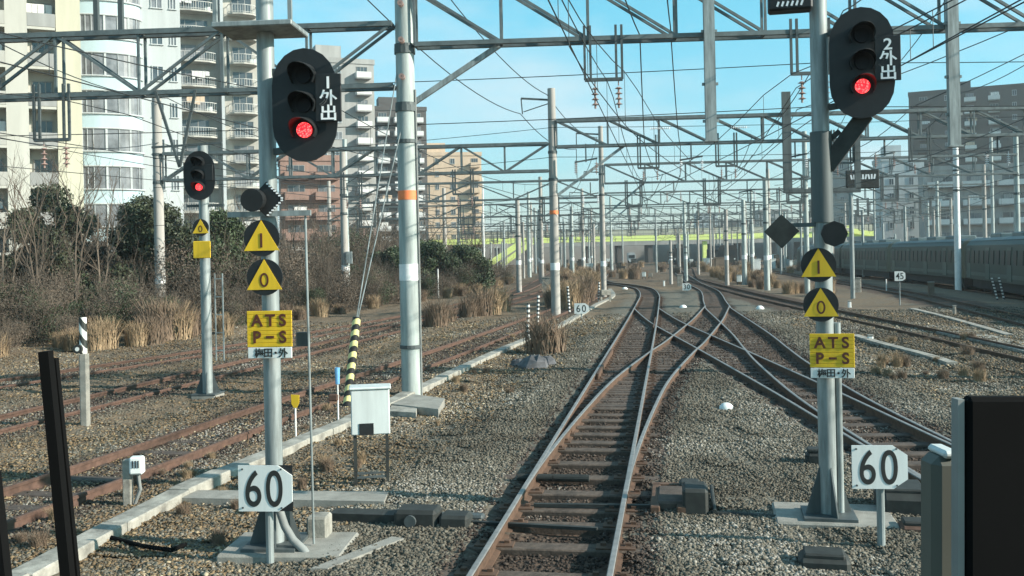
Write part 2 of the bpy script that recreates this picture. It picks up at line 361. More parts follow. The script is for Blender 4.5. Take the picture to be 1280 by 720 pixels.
def np_mesh(name, V, Fq, m, pick=None, zone=None):
    me = bpy.data.meshes.new(name); k = Fq.shape[1]
    me.vertices.add(len(V)); me.vertices.foreach_set('co', V.astype(np.float32).ravel())
    me.loops.add(Fq.size); me.loops.foreach_set('vertex_index', Fq.astype(np.int32).ravel())
    me.polygons.add(len(Fq)); me.polygons.foreach_set('loop_start', (np.arange(len(Fq))*k).astype(np.int32))
    me.update(calc_edges=True)
    if pick is not None:
        a = me.attributes.new('pick', 'FLOAT', 'POINT'); a.data.foreach_set('value', pick.astype(np.float32))
    if zone is not None:
        a = me.attributes.new('zone', 'FLOAT_COLOR', 'POINT'); a.data.foreach_set('color', zone.astype(np.float32).ravel())
    me.materials.append(m); return me
GZ -= .4*np.clip((2.6-distmap(['T']))/.8, 0, 1); vs[:, 2] = GZ.reshape(-1); drs = distmap(['R', 'S']); rustz = np.maximum(rustz, np.clip(1.3-np.maximum(0, drs-.9)/.9, 0, 1)*(GY < 90)*.95)
zone = np.stack([rustz, soil, soil*0, soil*0+1], -1).reshape(-1, 4)
gm = np_mesh('ground', vs, fs, ground_mat(), zone=zone); gm.polygons.foreach_set('use_smooth', [True]*len(gm.polygons))
go = link('ground', gm); go['kind'] = 'structure'
def gz(x, y):
    ix = np.clip(np.searchsorted(gx, x), 1, len(gx)-1); iy = np.clip(np.searchsorted(gy, y), 1, len(gy)-1)
    return GZ[iy, ix]

# stones of the ballast and litter of dead leaves (nobody could count them)
ico = np.array([(0, 0, 1), (1, 0, .1), (.1, 1, 0), (-1, .1, .1), (0, -1, -.1), (0, 0, -1)], float)
icof = np.array([(0, 1, 2), (0, 2, 3), (0, 3, 4), (0, 4, 1), (5, 2, 1), (5, 3, 2), (5, 4, 3), (5, 1, 4)])
def stones(name, n, region, smin, smax, m, flat=.7, pk=None):
    X, Y = region(n); k = len(X)
    s = rng.uniform(smin, smax, k)*(1+np.clip((Y-12)/30, 0, 1.2)); V = ico[None]*(rng.uniform(.6, 1.25, (k, 6, 1)))
    V = V+rng.normal(0, .16, V.shape); V[..., 2] *= flat
    a = rng.uniform(0, 6.28, k); b = rng.normal(0, .5, k)
    ca, sa, cb, sb = np.cos(a)[:, None], np.sin(a)[:, None], np.cos(b)[:, None], np.sin(b)[:, None]
    x, y, z = V[..., 0], V[..., 1], V[..., 2]; y, z = y*cb-z*sb, y*sb+z*cb; x, y = x*ca-y*sa, x*sa+y*ca
    P = np.stack([x*s[:, None]+X[:, None], y*s[:, None]+Y[:, None], z*s[:, None]+(gz(X, Y)+s*rng.uniform(-.1, .35, k))[:, None]], -1)
    Fq = (icof[None]+np.arange(k)[:, None, None]*6).reshape(-1, 3)
    pick = np.repeat(np.clip(rng.random(k)*.8+(vnoise(X, Y, .45, 11)*.6+vnoise(X, Y, 1.7, 12)*.4-.5)*.9+.12, 0, 1), 6)
    return link(name, np_mesh(name, P.reshape(-1, 3), Fq, m, pick=pick))
def mindist(X, Y, names, rails=False):
    d = np.full(X.shape, 1e9)
    for k in names:
        for p in SPL[k]: np.minimum(d, (X-p.x)**2+(Y-p.y)**2, out=d)
    return np.sqrt(d)
def fov(n, y0, y1, power=1.6):
    t = rng.random(n); Y = y0*(y1/y0)**(t**1.0); X = rng.uniform(-.56, .58, n)*Y; return X, Y
def reg_ballast(n):
    X, Y = fov(n, 6.6, 42)
    k = np.interp(Y, [p[1] for p in KERB], [p[0] for p in KERB]); d = mindist(X, Y, ['A', 'AC', 'D', 'C'])
    dlx = mindist(X, Y, ['L1', 'L2', 'L3'])
    pr = np.where(X < k-.15, np.where(dlx < 1.5, .3, .2), np.where(X < k+1.9, .5, 1.0)); pr = np.where(np.abs(X-k) < .2, 0, pr)
    pr = np.where(d < .92, 0, pr)
    ok = rng.random(n) < pr; X, Y, d = X[ok], Y[ok], d[ok]
    rail = np.zeros(len(X), bool)
    for kk in ('A', 'AC', 'D', 'C', 'L1', 'L2'):
        dd = mindist(X, Y, [kk]); rail |= (np.abs(dd-.56) < .09)
    return X[~rail], Y[~rail]
st_m = attr_mat('ballast_stone', [(0, (.06, .051, .038)), (.45, (.112, .1, .077)), (.85, (.17, .155, .123)), (.985, (.2, .186, .15)), (1, (.3, .28, .24))])
tag(stones('ballast_stones', 400000, reg_ballast, .011, .029, st_m), 'loose grey ballast stones strewn between and beside the tracks', 'ballast', kind='stuff')
def reg_oily(n):
    X, Y = fov(n, 6.6, 40); d = mindist(X, Y, ['A', 'AC', 'D', 'C', 'L1', 'L2', 'L3']); ok = d < 1.0
    for kk in ('A', 'AC', 'D', 'C', 'L1', 'L2'): ok &= np.abs(mindist(X, Y, [kk])-.56) > .09
    return X[ok], Y[ok]
oi_m = attr_mat('oily_stone', [(0, (.03, .024, .02)), (.5, (.06, .046, .037)), (.93, (.105, .082, .066)), (1, (.24, .22, .19))])
tag(stones('oily_stones', 160000, reg_oily, .012, .028, oi_m), 'dark rust stained stones lying between the rails', 'ballast', kind='stuff')
def reg_leaf(n):
    X, Y = fov(n, 6.8, 40); k = np.interp(Y, [p[1] for p in KERB], [p[0] for p in KERB])
    q = vnoise(X, Y, .9, 5); pr = np.where(X < k, .7, np.where(X < k+2.4, 1.0*np.clip((k+2.6-X)/1.2, 0, 1), 0))*np.clip((q-.12)*2.2, 0, 1)*np.where(mindist(X, Y, ['L1', 'L2', 'L3']) < 1.2, .45, 1)
    c = np.interp(Y, [p[1] for p in TC], [p[0] for p in TC]); pr = np.maximum(pr, np.where((X > c+1.8) & (q > .3), .7, 0))
    ok = rng.random(n) < pr; return X[ok], Y[ok]
lf_m = attr_mat('leaf_litter', [(0, (.09, .063, .038)), (.5, (.18, .127, .073)), (.9, (.27, .2, .115)), (1, (.42, .35, .24))])
tag(stones('leaf_litter', 230000, reg_leaf, .014, .036, lf_m, .25), 'brown dead leaves and weeds littering the verge', 'leaf litter', kind='stuff')

# ------------------------------------------------------------------ tracks
RP_LOW = [(-.06, .02), (.06, .02), (.06, .032), (.012, .045), (.012, .128), (.0325, .135), (.0325, .158), (-.0325, .158), (-.0325, .135), (-.012, .128), (-.012, .045), (-.06, .032)]
RP_TOP = [(-.026, .1585), (.026, .1585), (.026, .166), (.02, .1705), (-.02, .1705), (-.026, .166)]
def sweep(line, off, prof, dz=0.0):
    b = MB(); n = len(prof)
    for i, p in enumerate(line):
        t = (line[min(i+1, len(line)-1)]-line[max(i-1, 0)]).normalized(); r = Vector((t.y, -t.x, 0))
        for x, z in prof: b.v.append(tuple(p+r*(off+x)+Vector((0, 0, z+dz))))
    for i in range(len(line)-1):
        for k in range(n):
            k2 = (k+1) % n; b.f.append((i*n+k2, i*n+k, (i+1)*n+k, (i+1)*n+k2))
    b.f.append(tuple(range(n))); b.f.append(tuple(range((len(line)-1)*n, len(line)*n))[::-1]); return b
slb = {}
def sleeper_mesh(l, wd, m):
    k = (round(l, 1), wd, m.name)
    if k not in slb:
        me = bpy.data.meshes.new('sleeper'); b = MB().box((0, 0, -.045), (l, wd, .15), bev=.012); nf = len(b.f)
        if m is M['sleeper']:
            for sx in (-.5605, .5605):
                b.box((sx, 0, .036), (.36, .155, .018))
                for ex in (-.115, .115): b.box((sx+ex, .03, .055), (.05, .05, .03))
        me.from_pydata(b.v, [], b.f); me.materials.append(m); me.materials.append(M['rail']); slb[k] = me
        for i_, p_ in enumerate(me.polygons): p_.material_index = 0 if i_ < nf else 1
    return slb[k]
def track(key, label, dz, railm, topm, y0, y1, sl=None, ends=(2.15, 2.15), slm=None, group=None, slz=0.0):
    line = [p for p in SPL[key] if y0 <= p.y <= y1]
    t = thing('railway_track', label, 'railway track', tuple(line[0]))
    o = Vector(line[0]); loc = [p-o for p in line]
    for s in (-1, 1):
        r = sweep(loc, s*.5605, RP_LOW, dz).build('rail', railm, t)
        sweep(loc, s*.5605, RP_TOP, dz).build('running_surface', topm, r)
    if sl:
        acc = 0; last = line[0]; cnt = 0; nxt = 0; far_b = MB()
        for i in range(1, len(line)):
            seg = (line[i]-line[i-1]).length; acc += seg
            if acc >= nxt and line[i].y >= sl[0] and line[i].y <= sl[1]:
                nxt = acc+.56; d = (line[i]-line[i-1]).normalized(); rz = math.atan2(d.y, d.x)-math.pi/2
                f = (line[i].y-sl[0])/(sl[1]-sl[0]); le = ends[0]+(ends[1]-ends[0])*f+random.uniform(-.06, .06)
                p = loc[i]
                if cnt < 98: place(sleeper_mesh(le, .22, slm), 'sleeper', t, (p.x+random.uniform(-.02, .02), p.y, slz+.0305+random.uniform(-.012, .002)-.012*min(1, max(0, (line[i].y-13)/8))), rz+random.uniform(-.012, .012))
                cnt += 1
    return t
for k in SPL: SPL[k] = spline(TRACKS[k], .28)
tA = track('A', 'straight track ahead with bright worn rails and brown wooden sleepers, bending left far off', 0, M['rail'], M['rail_top'], 4, 240, (4.5, 58), (2.2, 2.2), M['sleeper'])
track('AC', 'crossover track leaving the straight track ahead rightwards over the diamond crossing', -.004, M['rail'], M['rail_top'], 10.4, 46, (17, 42), (2.1, 2.1), M['sleeper_c'], slz=-.006)
track('D', 'dark rail track from behind the right signal crossing left into the straight track', -.008, M['rail'], M['rail_top'], 4, 46, (6, 42), (2.1, 2.1), M['sleeper_c'], slz=-.01)
track('C', 'track running away past the right signal and curving right beyond the crossing', -.012, M['rail'], M['rail_top'], 10, 240, (18, 62), (2.1, 2.1), M['sleeper_c'], slz=-.014)
track('R', 'curved dark track on the right, nearest track before the 45 speed sign', -.016, M['rail'], M['rail'], 3, 240, (20, 62), (2.0, 2.0), M['sleeper_c'], slz=-.02)
track('S', 'dark track on the right between the 45 speed sign and the parked train', -.02, M['rail'], M['rail'], 14, 240, (24, 70), (2.0, 2.0), M['sleeper_c'], slz=-.02)
track('T', 'far right track under the long green grey train', -.4, M['rail'], M['rail'], 8, 240)
track('L1', 'red rusted track just left of the pale cable trough', -.045, M['rail_r'], M['rail_r'], 3, 240, (5, 42), (2.0, 2.0), M['sleeper_c'], slz=-.035)
track('L2', 'rusted middle track on the left behind the striped marker post', -.055, M['rail_r'], M['rail_r'], 3, 240, (8, 48), (2.0, 2.0), M['sleeper_c'], slz=-.045)
track('L3', 'rusted track on the far left running along the brown thicket', -.055, M['rail_r'], M['rail_r'], 6, 240, (14, 52), (2.0, 2.0), M['sleeper_c'], slz=-.045)

for off, y0_, y1_ in ((-.49, 20.5, 26), (.49, 33, 38.5)):
    ln_ = [p for p in SPL['A'] if y0_ <= p.y <= y1_]; o_ = Vector(SPL['A'][0]); o_ = Vector(tA.location)
    sweep([p-o_ for p in ln_], off, [(-.022, .03), (.022, .03), (.022, .178), (-.022, .178)]).build('check_rail', M['rail'], tA)
# point machines and rods
h = R(-9.3)
def point_machine_right():
    p = g(852, 640); t = thing('point_machine', 'dark steel point machine on timber ends right of the straight track', 'point machine', (p.x, p.y, 0), h)
    b = MB()
    for y in (-.05, .5): b.box((-.32, y, .0), (.95, .24, .13), bev=.015)
    b.build('timber', M['sleeper'], t)
    MB().box((-.1, .18, .10), (.3, .72, .10), bev=.02).build('cover_plate', M['sleeper_c'], t)
    MB().box((.14, -.1, .17), (.26, .4, .28), bev=.03).build('motor_case', M['machine'], t)
    b = MB()
    for x in (-.27, .0): b.box((x, .2, .075), (.1, 1.0, .11), bev=.012)
    b.box((-.13, .72, .075), (.36, .1, .11)); b.build('steel_frame', M['rail'], t)
    MB().box((.1, .62, .12), (.24, .22, .15), bev=.03).build('gear_case', M['machine'], t)
    MB().tube([(.33, -.3, .09), (.34, .75, .1)], .022).build('drive_rod', M['machine'], t)
    MB().tube([(.3, -.25, .06), (1.4, -.4, .05)], .03).build('cable_duct', M['machine'], t)
    MB().bar((-1.55, -.12, .075), (-.1, -.12, .09), .05, .03).build('throw_rod', M['machine'], t)
point_machine_right()
def point_machine_left():
    p = g(530, 662); t = thing('point_machine', 'long dark point machine with cable trough lying left of the straight track', 'point machine', (p.x, p.y, 0), h)
    MB().box((-.06, .02, .12), (.44, .3, .2), bev=.035).build('motor_case', M['machine'], t)
    MB().box((.33, .0, .1), (.3, .26, .15), bev=.03).build('gear_case', M['machine'], t)
    MB().box((.1, .22, .05), (.95, .14, .12), bev=.02).build('base_plate', M['steel_dark'], t)
    MB().tube([(-.1, -.135, .12), (-.1, -.17, .12)], .06, 14).build('inspection_cap', M['steel_dark'], t)
    MB().bar((-1.0, .12, .09), (-.3, .1, .09), .22, .1).build('cable_trough', M['machine'], t)
    MB().bar((.4, .05, .075), (1.75, -.12, .085), .05, .03).build('throw_rod', M['machine'], t)
point_machine_left()
b = MB(); p = g(712, 610)
for dx in (-.38, .05): b.tube([(dx-.2, 0, .07), (dx+.22, 0, .07)], .045, 12)
o = b.build('switch_rod', M['machine']); o.location = (p.x-.03, p.y+.12, .02); o.rotation_euler = (0, 0, h); tag(o, 'rusty switch rod with round collars between the two nearest rails', 'switch rod')

# cable trough (pale kerb) along the left
kl = spline(KERB, 1.0); 
t = thing('cable_trough', 'pale concrete cable trough running along the left of the straight track', 'cable trough')
acc = 0
for i in range(len(kl)-1):
    a, c = kl[i], kl[i+1]; d = c-a
    if a.y > 70: break
    MB().box((0, 0, .05), (.27, d.length-.012, .18), bev=.012).build('trough_lid' if i else 'trough_lid', M['conc_l'], t)
    o = t.children[-1] if False else bpy.data.objects[-1] if False else None
ob = [o for o in COL.objects if o.parent is t]
for i, o in enumerate(ob):
    a, c = kl[i], kl[i+1]; m = (a+c)/2; d = c-a
    o.location = (m.x+random.uniform(-.012, .012), m.y, random.uniform(-.012, .008)); o.rotation_euler = (0, random.uniform(-.02, .02), math.atan2(d.y, d.x)-math.pi/2+random.uniform(-.012, .012))

def slab(name, label, cat, pts, z0, z1, m):
    q = [g(*p) for p in pts]; c = sum(q, Vector())/len(q); b = MB(); n = len(q)
    vs = [(p.x-c.x, p.y-c.y, z0) for p in q]+[(p.x-c.x, p.y-c.y, z1) for p in q]
    b.add(vs, [tuple(range(n, 2*n)), tuple(range(n))[::-1]]+[(i, (i+1) % n, (i+1) % n+n, i+n) for i in range(n)])
    o = b.build(name, m); o.location = (c.x, c.y, 0); return tag(o, label, cat)
slab('concrete_slab', 'flat grey concrete slab at the foot of the tall pole', 'slab', [(478, 512), (548, 520), (556, 506), (500, 498)], -.1, .12, M['conc'])
slab('concrete_slab', 'long thin concrete cover slab behind the left 60 sign', 'slab', [(205, 632), (480, 637), (486, 624), (212, 622)], -.1, .09, M['conc'])
slab('concrete_slab', 'pale oblique concrete slab at the bottom beside the left signal base', 'slab', [(388, 722), (410, 722), (505, 683), (490, 681)], -.1, .08, M['conc'])
slab('concrete_slab', 'small pale slab right of the white cabinet', 'slab', [(486, 521), (520, 523), (522, 514), (490, 512)], -.1, .1, M['conc_l'])

# ------------------------------------------------------------------ signals
def stadium(wd, ht, n=10, p=2.5):
    out = []; r = wd/2
    for k in range(n+1): a = math.pi*k/n; out.append((r*math.cos(a), ht/2-r*1.12+r*1.12*math.sin(a)))
    for k in range(n+1): a = math.pi+math.pi*k/n; out.append((r*math.cos(a), -ht/2+r*1.12+r*1.12*math.sin(a)))
    return out[::-1][::-1]
def ring(cx, cz, r, n=24): return [(cx+r*math.cos(2*math.pi*k/n), cz+r*math.sin(2*math.pi*k/n)) for k in range(n)]
def ccw(o): return o
def signal_head(t, x, y, z, wd=.6, ht=1.06, lamps=(.26, 0, -.23), lx=.0, scale=1.0):
    out = [(x+a, z+c) for a, c in stadium(wd, ht)]
    hd = MB().prism(out, y, y+.025).build('signal_head', M['black'], t)
    MB().box((x, y+.13, z), (.3, .2, ht*.8), bev=.03).build('lamp_housing', M['black'], hd)
    for i, dz in enumerate(lamps):
        cx, cz = x+lx, z+dz
        r = MB().prism(ring(cx, cz, .069), y-.03, y-.002).build('lens', M['red'] if i == 2 else M['glassdark'], hd)
        b = MB(); n = 16; R0, R1 = .118, .112
        for k in range(n+1):                               # open hood over the lens, longer on top
            a = R(-35)+R(250)*k/n; dl = .26*(.35+.65*max(0, math.sin(a)))
            for rr in (R0, R1):
                b.v += [(cx+rr*math.cos(a), y-.001, cz+rr*math.sin(a)), (cx+rr*math.cos(a), y-dl, cz+rr*math.sin(a)-.03*max(0, math.sin(a)))]
        for k in range(n):
            q = k*4; b.f += [(q, q+1, q+5, q+4), (q+2, q+6, q+7, q+3), (q+1, q+3, q+7, q+5)]
        b.build('hood', M['black'], hd)
    return hd
def signal(label, loc, spec):
    t = thing('railway_signal', label, 'railway signal', loc, spec.get('rz', R(-4))); P = spec
    Ht = P['H']; r = P.get('r', .075)
    MB().tube([(0, 0, .05), (0, 0, Ht)], r, 18).build('pole', M['steel'], t, True)
    if P.get('twin'): MB().tube([(.12, .03, .1), (.12, .03, 2.0)], .035, 12).build('side_pipe', M['steel'], t, True)
    b = MB()
    for a in range(4):
        q = a*math.pi/2+.3; c, s_ = math.cos(q), math.sin(q); n = Vector((-s_, c, 0))*.008
        p0, p1, p2 = Vector((c*.07, s_*.07, .1)), Vector((c*.24, s_*.24, .1)), Vector((c*.07, s_*.07, .62))
        b.add([p0-n, p1-n, p2-n, p0+n, p1+n, p2+n], [(0, 1, 2), (5, 4, 3), (0, 3, 4, 1), (1, 4, 5, 2), (2, 5, 3, 0)])
    b.box((0, 0, .1), (.5, .5, .03)).build('base_gusset', M['steel_dark'], t)
    fd = P['found']; MB().box((fd[0], fd[1], 0), (fd[2], fd[3], .17), bev=.02).build('foundation', M['conc'], t)
    if P.get('block'): MB().box(P['block'], (.2, .22, .26), bev=.02).build('concrete_block', M['conc_l'], t)
    hx, hy, hz = P['head']; signal_head(t, hx, hy, hz, P.get('wd', .6), P.get('ht', 1.06))
    b = MB(); b.bar((0, 0, hz+.35), (hx, hy+.2, hz+.35), .06); b.bar((0, 0, hz-.4), (hx, hy+.2, hz-.35), .06); b.build('bracket_arm', M['steel_dark'], t)
    if P.get('txt'):
        lx, lz = P['lab']; pl = MB().box((lx, hy-.045, lz), (.235, .02, .43), bev=.004).build('number_plate', M['black'], t)
        q = text_mesh([(P['txt'][0], lx, lz+.135), (P['txt'][1], lx, lz+.0), (P['txt'][2], lx, lz-.135)], .15, None, .0025, stretch=1.12); 
        q.v = [(a, b_+hy-.058, c) for a, b_, c in q.v]; q.build('lettering', M['letter'], pl)
    for (dx, dz, ch) in P.get('discs', []):
        d = MB().prism(ring(dx, dz, .168, 28), -.135, -.12).build('warning_disc', M['black'], t)
        tr = [(dx-.165, dz-.115), (dx+.165, dz-.115), (dx+.0, dz+.165)]
        MB().prism(tr, -.142, -.136).build('triangle', M['yellow'], d)
        if ch == '0': 
            q = MB()
            for k in range(20):
                a0, a1 = 2*math.pi*k/20, 2*math.pi*(k+1)/20
                f = lambda a, k_: (dx+k_*.042*math.cos(a), -.1455, dz-.025+(.066 if k_ == 1 else .05)*math.sin(a))
                f2 = lambda a: (dx+.024*math.cos(a), -.1455, dz-.025+.048*math.sin(a))
                q.add([f(a0, 1), f(a1, 1), f2(a1), f2(a0)], [(0, 1, 2, 3)])
        else: q = MB().box((dx, -.145, dz-.02), (.02, .004, .13))
        q.build('numeral', M['brownred'], d)
    if P.get('board'):
        bx, bz = P['board']; bd = MB()
        for k in range(9): bd.box((bx, -.14, bz-.148+k*.037), (.42, .014, .0355), bev=.003)
        bd = bd.build('train_stop_board', M['yellow'], t)
        MB().box((bx, -.128, bz), (.40, .008, .32)).build('board_backing', M['steel_dark'], bd)
        q = text_mesh([('A', bx-.115, bz+.08), ('T', bx+.01, bz+.08), ('S', bx+.125, bz+.08), ('P', bx-.115, bz-.075), ('S', bx+.125, bz-.075)], .15, None, .0045)
        q.v = [(a, b_-.151, c) for a, b_, c in q.v]; q.box((bx+.005, -.1505, bz-.075), (.075, .003, .022)); q.build('lettering', M['brownred'], bd)
        sz = bz-.22; stp = MB().box((bx, -.14, sz), (.41, .014, .1), bev=.003).build('place_name_strip', M['white'], t)
        q = text_mesh([('梅', bx-.1, sz), ('田', bx-.015, sz), ('・', bx+.055, sz), ('外', bx+.125, sz)], .09, None, .002)
        q.v = [(a, b_-.15, c) for a, b_, c in q.v]; q.build('lettering', M['ink'], stp)
        b = MB(); b.box((bx*.5, -.09, bz+.05), (.2, .08, .05)); b.box((bx*.5, -.09, bz-.16), (.2, .08, .05)); 
        for dx, dz, ch in P.get('discs', []): b.box((dx*.5, -.09, dz), (.16, .08, .05))
        b.build('mounting_clamp', M['steel_dark'], t)
    return t
pL = g(345, 692)
sL = signal('tall steel signal on the left with red light and white 1 on black plate', (pL.x, pL.y, 0), dict(
    H=6.6, head=(.43, -.25, 4.14), wd=.595, ht=1.03, txt='1外出', lab=(.665, 4.19), discs=[(-.03, 2.945, '1'), (-.01, 2.585, '0')],
    board=(.03, 2.11), found=(.12, .05, 1.15, .75), block=(.33, .32, .15), r=.08))
b = MB(); b.box((-.02, -.05, 4.88), (.74, .55, .05), bev=.008)
for x in (-.36, .33): b.bar((x, -.3, 4.9), (x, -.3, 5.7), .035)
b.bar((-.36, -.3, 5.35), (.33, -.3, 5.35), .03); b.build('work_platform', M['steel'], sL)
MB().bar((-.36, -.08, 3.17), (.42, -.08, 3.17), .04, .05).build('cross_bar', M['steel'], sL)
d = MB().prism([(.02+a*.165, 3.3+c*.165) for a, c in ((1, 0), (0, 1), (-1, 0), (0, -1))], -.12, -.11).build('diamond_plate', M['black'], sL)
b = MB()
for k in range(7):
    for sg in (1, -1): 
        f = (k+.5)/7; b.box((.02+.155*f, -.124, 3.3+sg*.155*(1-f)), (.02, .004, .014))
b.build('white_dots', M['letter'], d)
MB().tube([(-.08, -.12, 3.3), (-.08, -.24, 3.29)], [.1, .105], 18).build('shunt_lamp', M['black'], sL)
MB().tube([(.36, -.05, 3.17), (.37, -.04, .9), (.37, -.03, .1)], .011, 8).build('cable_pipe', M['steel'], sL)
MB().tube([(.06, -.1, .62), (.08, -.13, .45), (.14, -.16, .3), (.22, -.18, .18), (.32, -.2, .1), (.38, -.21, .02)], .038, 12).build('bent_conduit', M['pipe'], sL, True)
MB().box((.3, .0, 2.0), (.12, .06, .13)).build('junction_box', M['steel_dark'], sL)

pR = g(1036, 655)
sR = signal('tall steel signal on the right with red light and white 2 on black plate', (pR.x, pR.y, 0), dict(
    H=6.2, head=(.375, -.2, 4.53), wd=.6, ht=1.08, txt='2外出', lab=(.605, 4.55), discs=[(-.06, 2.58, '1'), (-.045, 2.19, '0')],
    board=(.05, 1.74), found=(.05, .1, 1.15, .8), r=.085, twin=True, rz=R(-12)))
d = MB().prism([(-.4+a*.17, 2.92+c*.17) for a, c in ((1, 0), (0, 1), (-1, 0), (0, -1))], -.1, -.08).build('diamond_plate', M['machine'], sR)
MB().bar((-.42, -.05, 2.98), (.1, -.02, 2.98), .04).build('cross_bar', M['steel_dark'], sR)
MB().tube([(.07, -.1, 2.9), (.07, -.36, 2.88)], [.1, .125], 8).build('shunt_lamp', M['black'], sR)
d = MB().box((-.28, -.15, 5.2), (.42, .2, .24), bev=.02).build('route_indicator', M['black'], sR)
b = MB()
for k in range(6): b.box((-.4+k*.045, -.2515, 5.14), (.02, .003, .05), ry=.35)
b.build('white_lamps', M['letter'], d)
b = MB(); b.bar((.05, 0, 3.55), (.42, -.05, 4.05), .12, .16); b.bar((0, 0, 3.75), (.18, -.02, 3.9), .05); b.build('diagonal_bracket', M['machine'], sR)
b = MB(); b.tube([(0, 0, 3.0), (0, 0, 3.9)], .105, 18); b.build('pole_sleeve', M['steel_dark'], sR, True)

pF = g(260, 498)
sF = signal('smaller signal with red light on concrete post among the far left tracks', (pF.x, pF.y, 0), dict(
    H=5.1, head=(.0, -.2, 4.45), wd=.64, ht=.98, discs=[(-.02, 3.42, '0')], found=(0, 0, .5, .5), r=.1, rz=R(-6)))
MB().box((.0, -.14, 2.98), (.36, .02, .34), bev=.01).build('train_stop_board', M['yellow'], sF)
MB().box((.22, -.24, 4.5), (.17, .02, .32), bev=.004).build('number_plate', M['black'], sF)
b = MB()
for x in (.17, .33): b.bar((x, .05, .75), (x, .05, 2.5), .022)
for k in range(5): b.bar((.17, .05, .95+k*.36), (.33, .05, .95+k*.36), .02)
b.build('ladder', M['steel'], sF)
MB().bar((-.35, 0, 3.86), (.42, 0, 3.86), .05).build('cross_bar', M['steel_dark'], sF)
# bases for the near signals get their concrete edge detail from ballast stones heaped against them

# ------------------------------------------------------------------ signs
def speed_sign(label, u, v, top, bot, left, right, txt, black_corner=False, sz=1.15):
    p = g(u, v); sc = F/p.y; t = thing('speed_sign', label, 'sign', (p.x, p.y, 0), R(-6))
    hz = PY-math.tan(ROLL)*(u-640); z1 = H+(hz-top)/sc; z0 = H+(hz-bot)/sc; wd = (right-left)/sc; cx = ((left+right)/2-(u-math.tan(ROLL)*(v-(top+bot)/2)))/sc
    MB().tube([(0, 0, -.1), (0, 0, (z0+z1)/2)], max(.012, .036 if sc > 80 else .03), 12).build('post', M['steel'], t)
    hh = (z1-z0)/2; cz = (z0+z1)/2; c = .2*wd
    if black_corner:
        MB().box((cx, -.045, cz), (wd, .01, hh*2)).build('back_plate', M['black'], t)
    pl = MB().prism([(cx-wd/2, cz-hh), (cx+wd/2-c*1.3, cz-hh), (cx+wd/2, cz-hh+c*.9), (cx+wd/2, cz+hh-c*.9), (cx+wd/2-c*1.3, cz+hh), (cx-wd/2, cz+hh)], -.062, -.051).build('plate', M['white'], t)
    if sc > 60:
        for bx_ in (-.42, .3):
            for bz_ in (-.84, .84): MB().tube([(cx+wd*bx_, -.06, cz+hh*bz_), (cx+wd*bx_, -.068, cz+hh*bz_)], .009, 8).build('bolt', M['steel_dark'], pl)
        MB().box((cx*.5, -.03, cz), (.12, .04, .06)).build('clamp', M['steel_dark'], t)
    q = text_mesh([(txt[0], cx-wd*.22, cz), (txt[1], cx+wd*.17, cz)], hh*2*sz, None, .012*hh, stretch=.74 if sc > 60 else .9)
    q.v = [(a, b_-.064, c_) for a, b_, c_ in q.v]; q.build('lettering', M['ink'], pl)
    return t
speed_sign('white 60 speed sign with black corners in front of the left signal', 338, 706, 580, 637, 300, 369, '60', True, 1.12)
speed_sign('white 60 speed sign with cut corners beside the right signal', 1102, 692, 555, 609, 1064, 1131, '60', False, 1.12)
speed_sign('tiny white 60 sign by the pole row left of the far track', 727, 399, 379, 392, 718, 736, '60', False, .95)
speed_sign('tiny white 30 sign between the two far tracks', 859, 366, 354, 363, 853, 864, '30', False, .95)
speed_sign('small white 45 speed sign on a thin post on the right', 1125, 382, 339, 351, 1118, 1131, '45', False, .95)

# ------------------------------------------------------------------ small trackside things
def cabinet():
    p = g(465, 606); t = thing('relay_cabinet', 'white equipment cabinet on thin legs with dark square vent', 'cabinet', (p.x, p.y, 0), R(8)); s = F/p.y
    bd = MB().box((0, 0, .9), (.46, .3, .54), bev=.012).build('cabinet_body', M['cab'], t)
    MB().box((0, 0, 1.185), (.5, .34, .03), bev=.01).build('cabinet_roof', M['cab'], t)
    MB().box((-.05, -.153, .7), (.17, .012, .14)).build('vent', M['black'], bd)
    for x in (-.19, .19):
        for y in (-.11, .11): MB().bar((x, y, -.05), (x, y, .63), .036).build('leg', M['machine'], t)
    b = MB(); b.bar((-.19, -.11, .12), (.19, -.11, .12), .025); b.bar((-.19, .11, .12), (.19, .11, .12), .025); b.build('cross_brace', M['steel_dark'], t)
cabinet()
def marker(name, label, cat, u, v, vtop, paddle=None, m=None, r=.014, lean=0):
    p = g(u, v); s = F/p.y; ht = (v-vtop)/s; t = thing(name, label, cat, (p.x, p.y, 0), R(-5))
    MB().tube([(0, 0, -.1), (lean*ht, 0, ht)], r, 10).build('stake', m or M['stake'], t)
    return t, ht
t, ht = marker('marker_post', 'yellow paddle marker on a white stake beside the cable trough', 'marker', 370, 552, 502)
MB().prism([(-.05, ht-.03), (-.015, ht-.09), (.03, ht-.09), (.065, ht-.02), (.07, ht+.1), (-.055, ht+.11)], -.025, -.01).build('paddle', M['yellow'], t)
t, ht = marker('marker_post', 'white stake with pale blue tip near the striped guy cover', 'marker', 423, 531, 480)
MB().tube([(0, 0, ht), (0, 0, ht+.27)], [.035, .045], 10).build('blue_tip', M['blue'], t)
MB().box((-.07, .0, ht-.22), (.16, .1, .12), bev=.02).build('rusty_clamp', M['rail_r'], t)
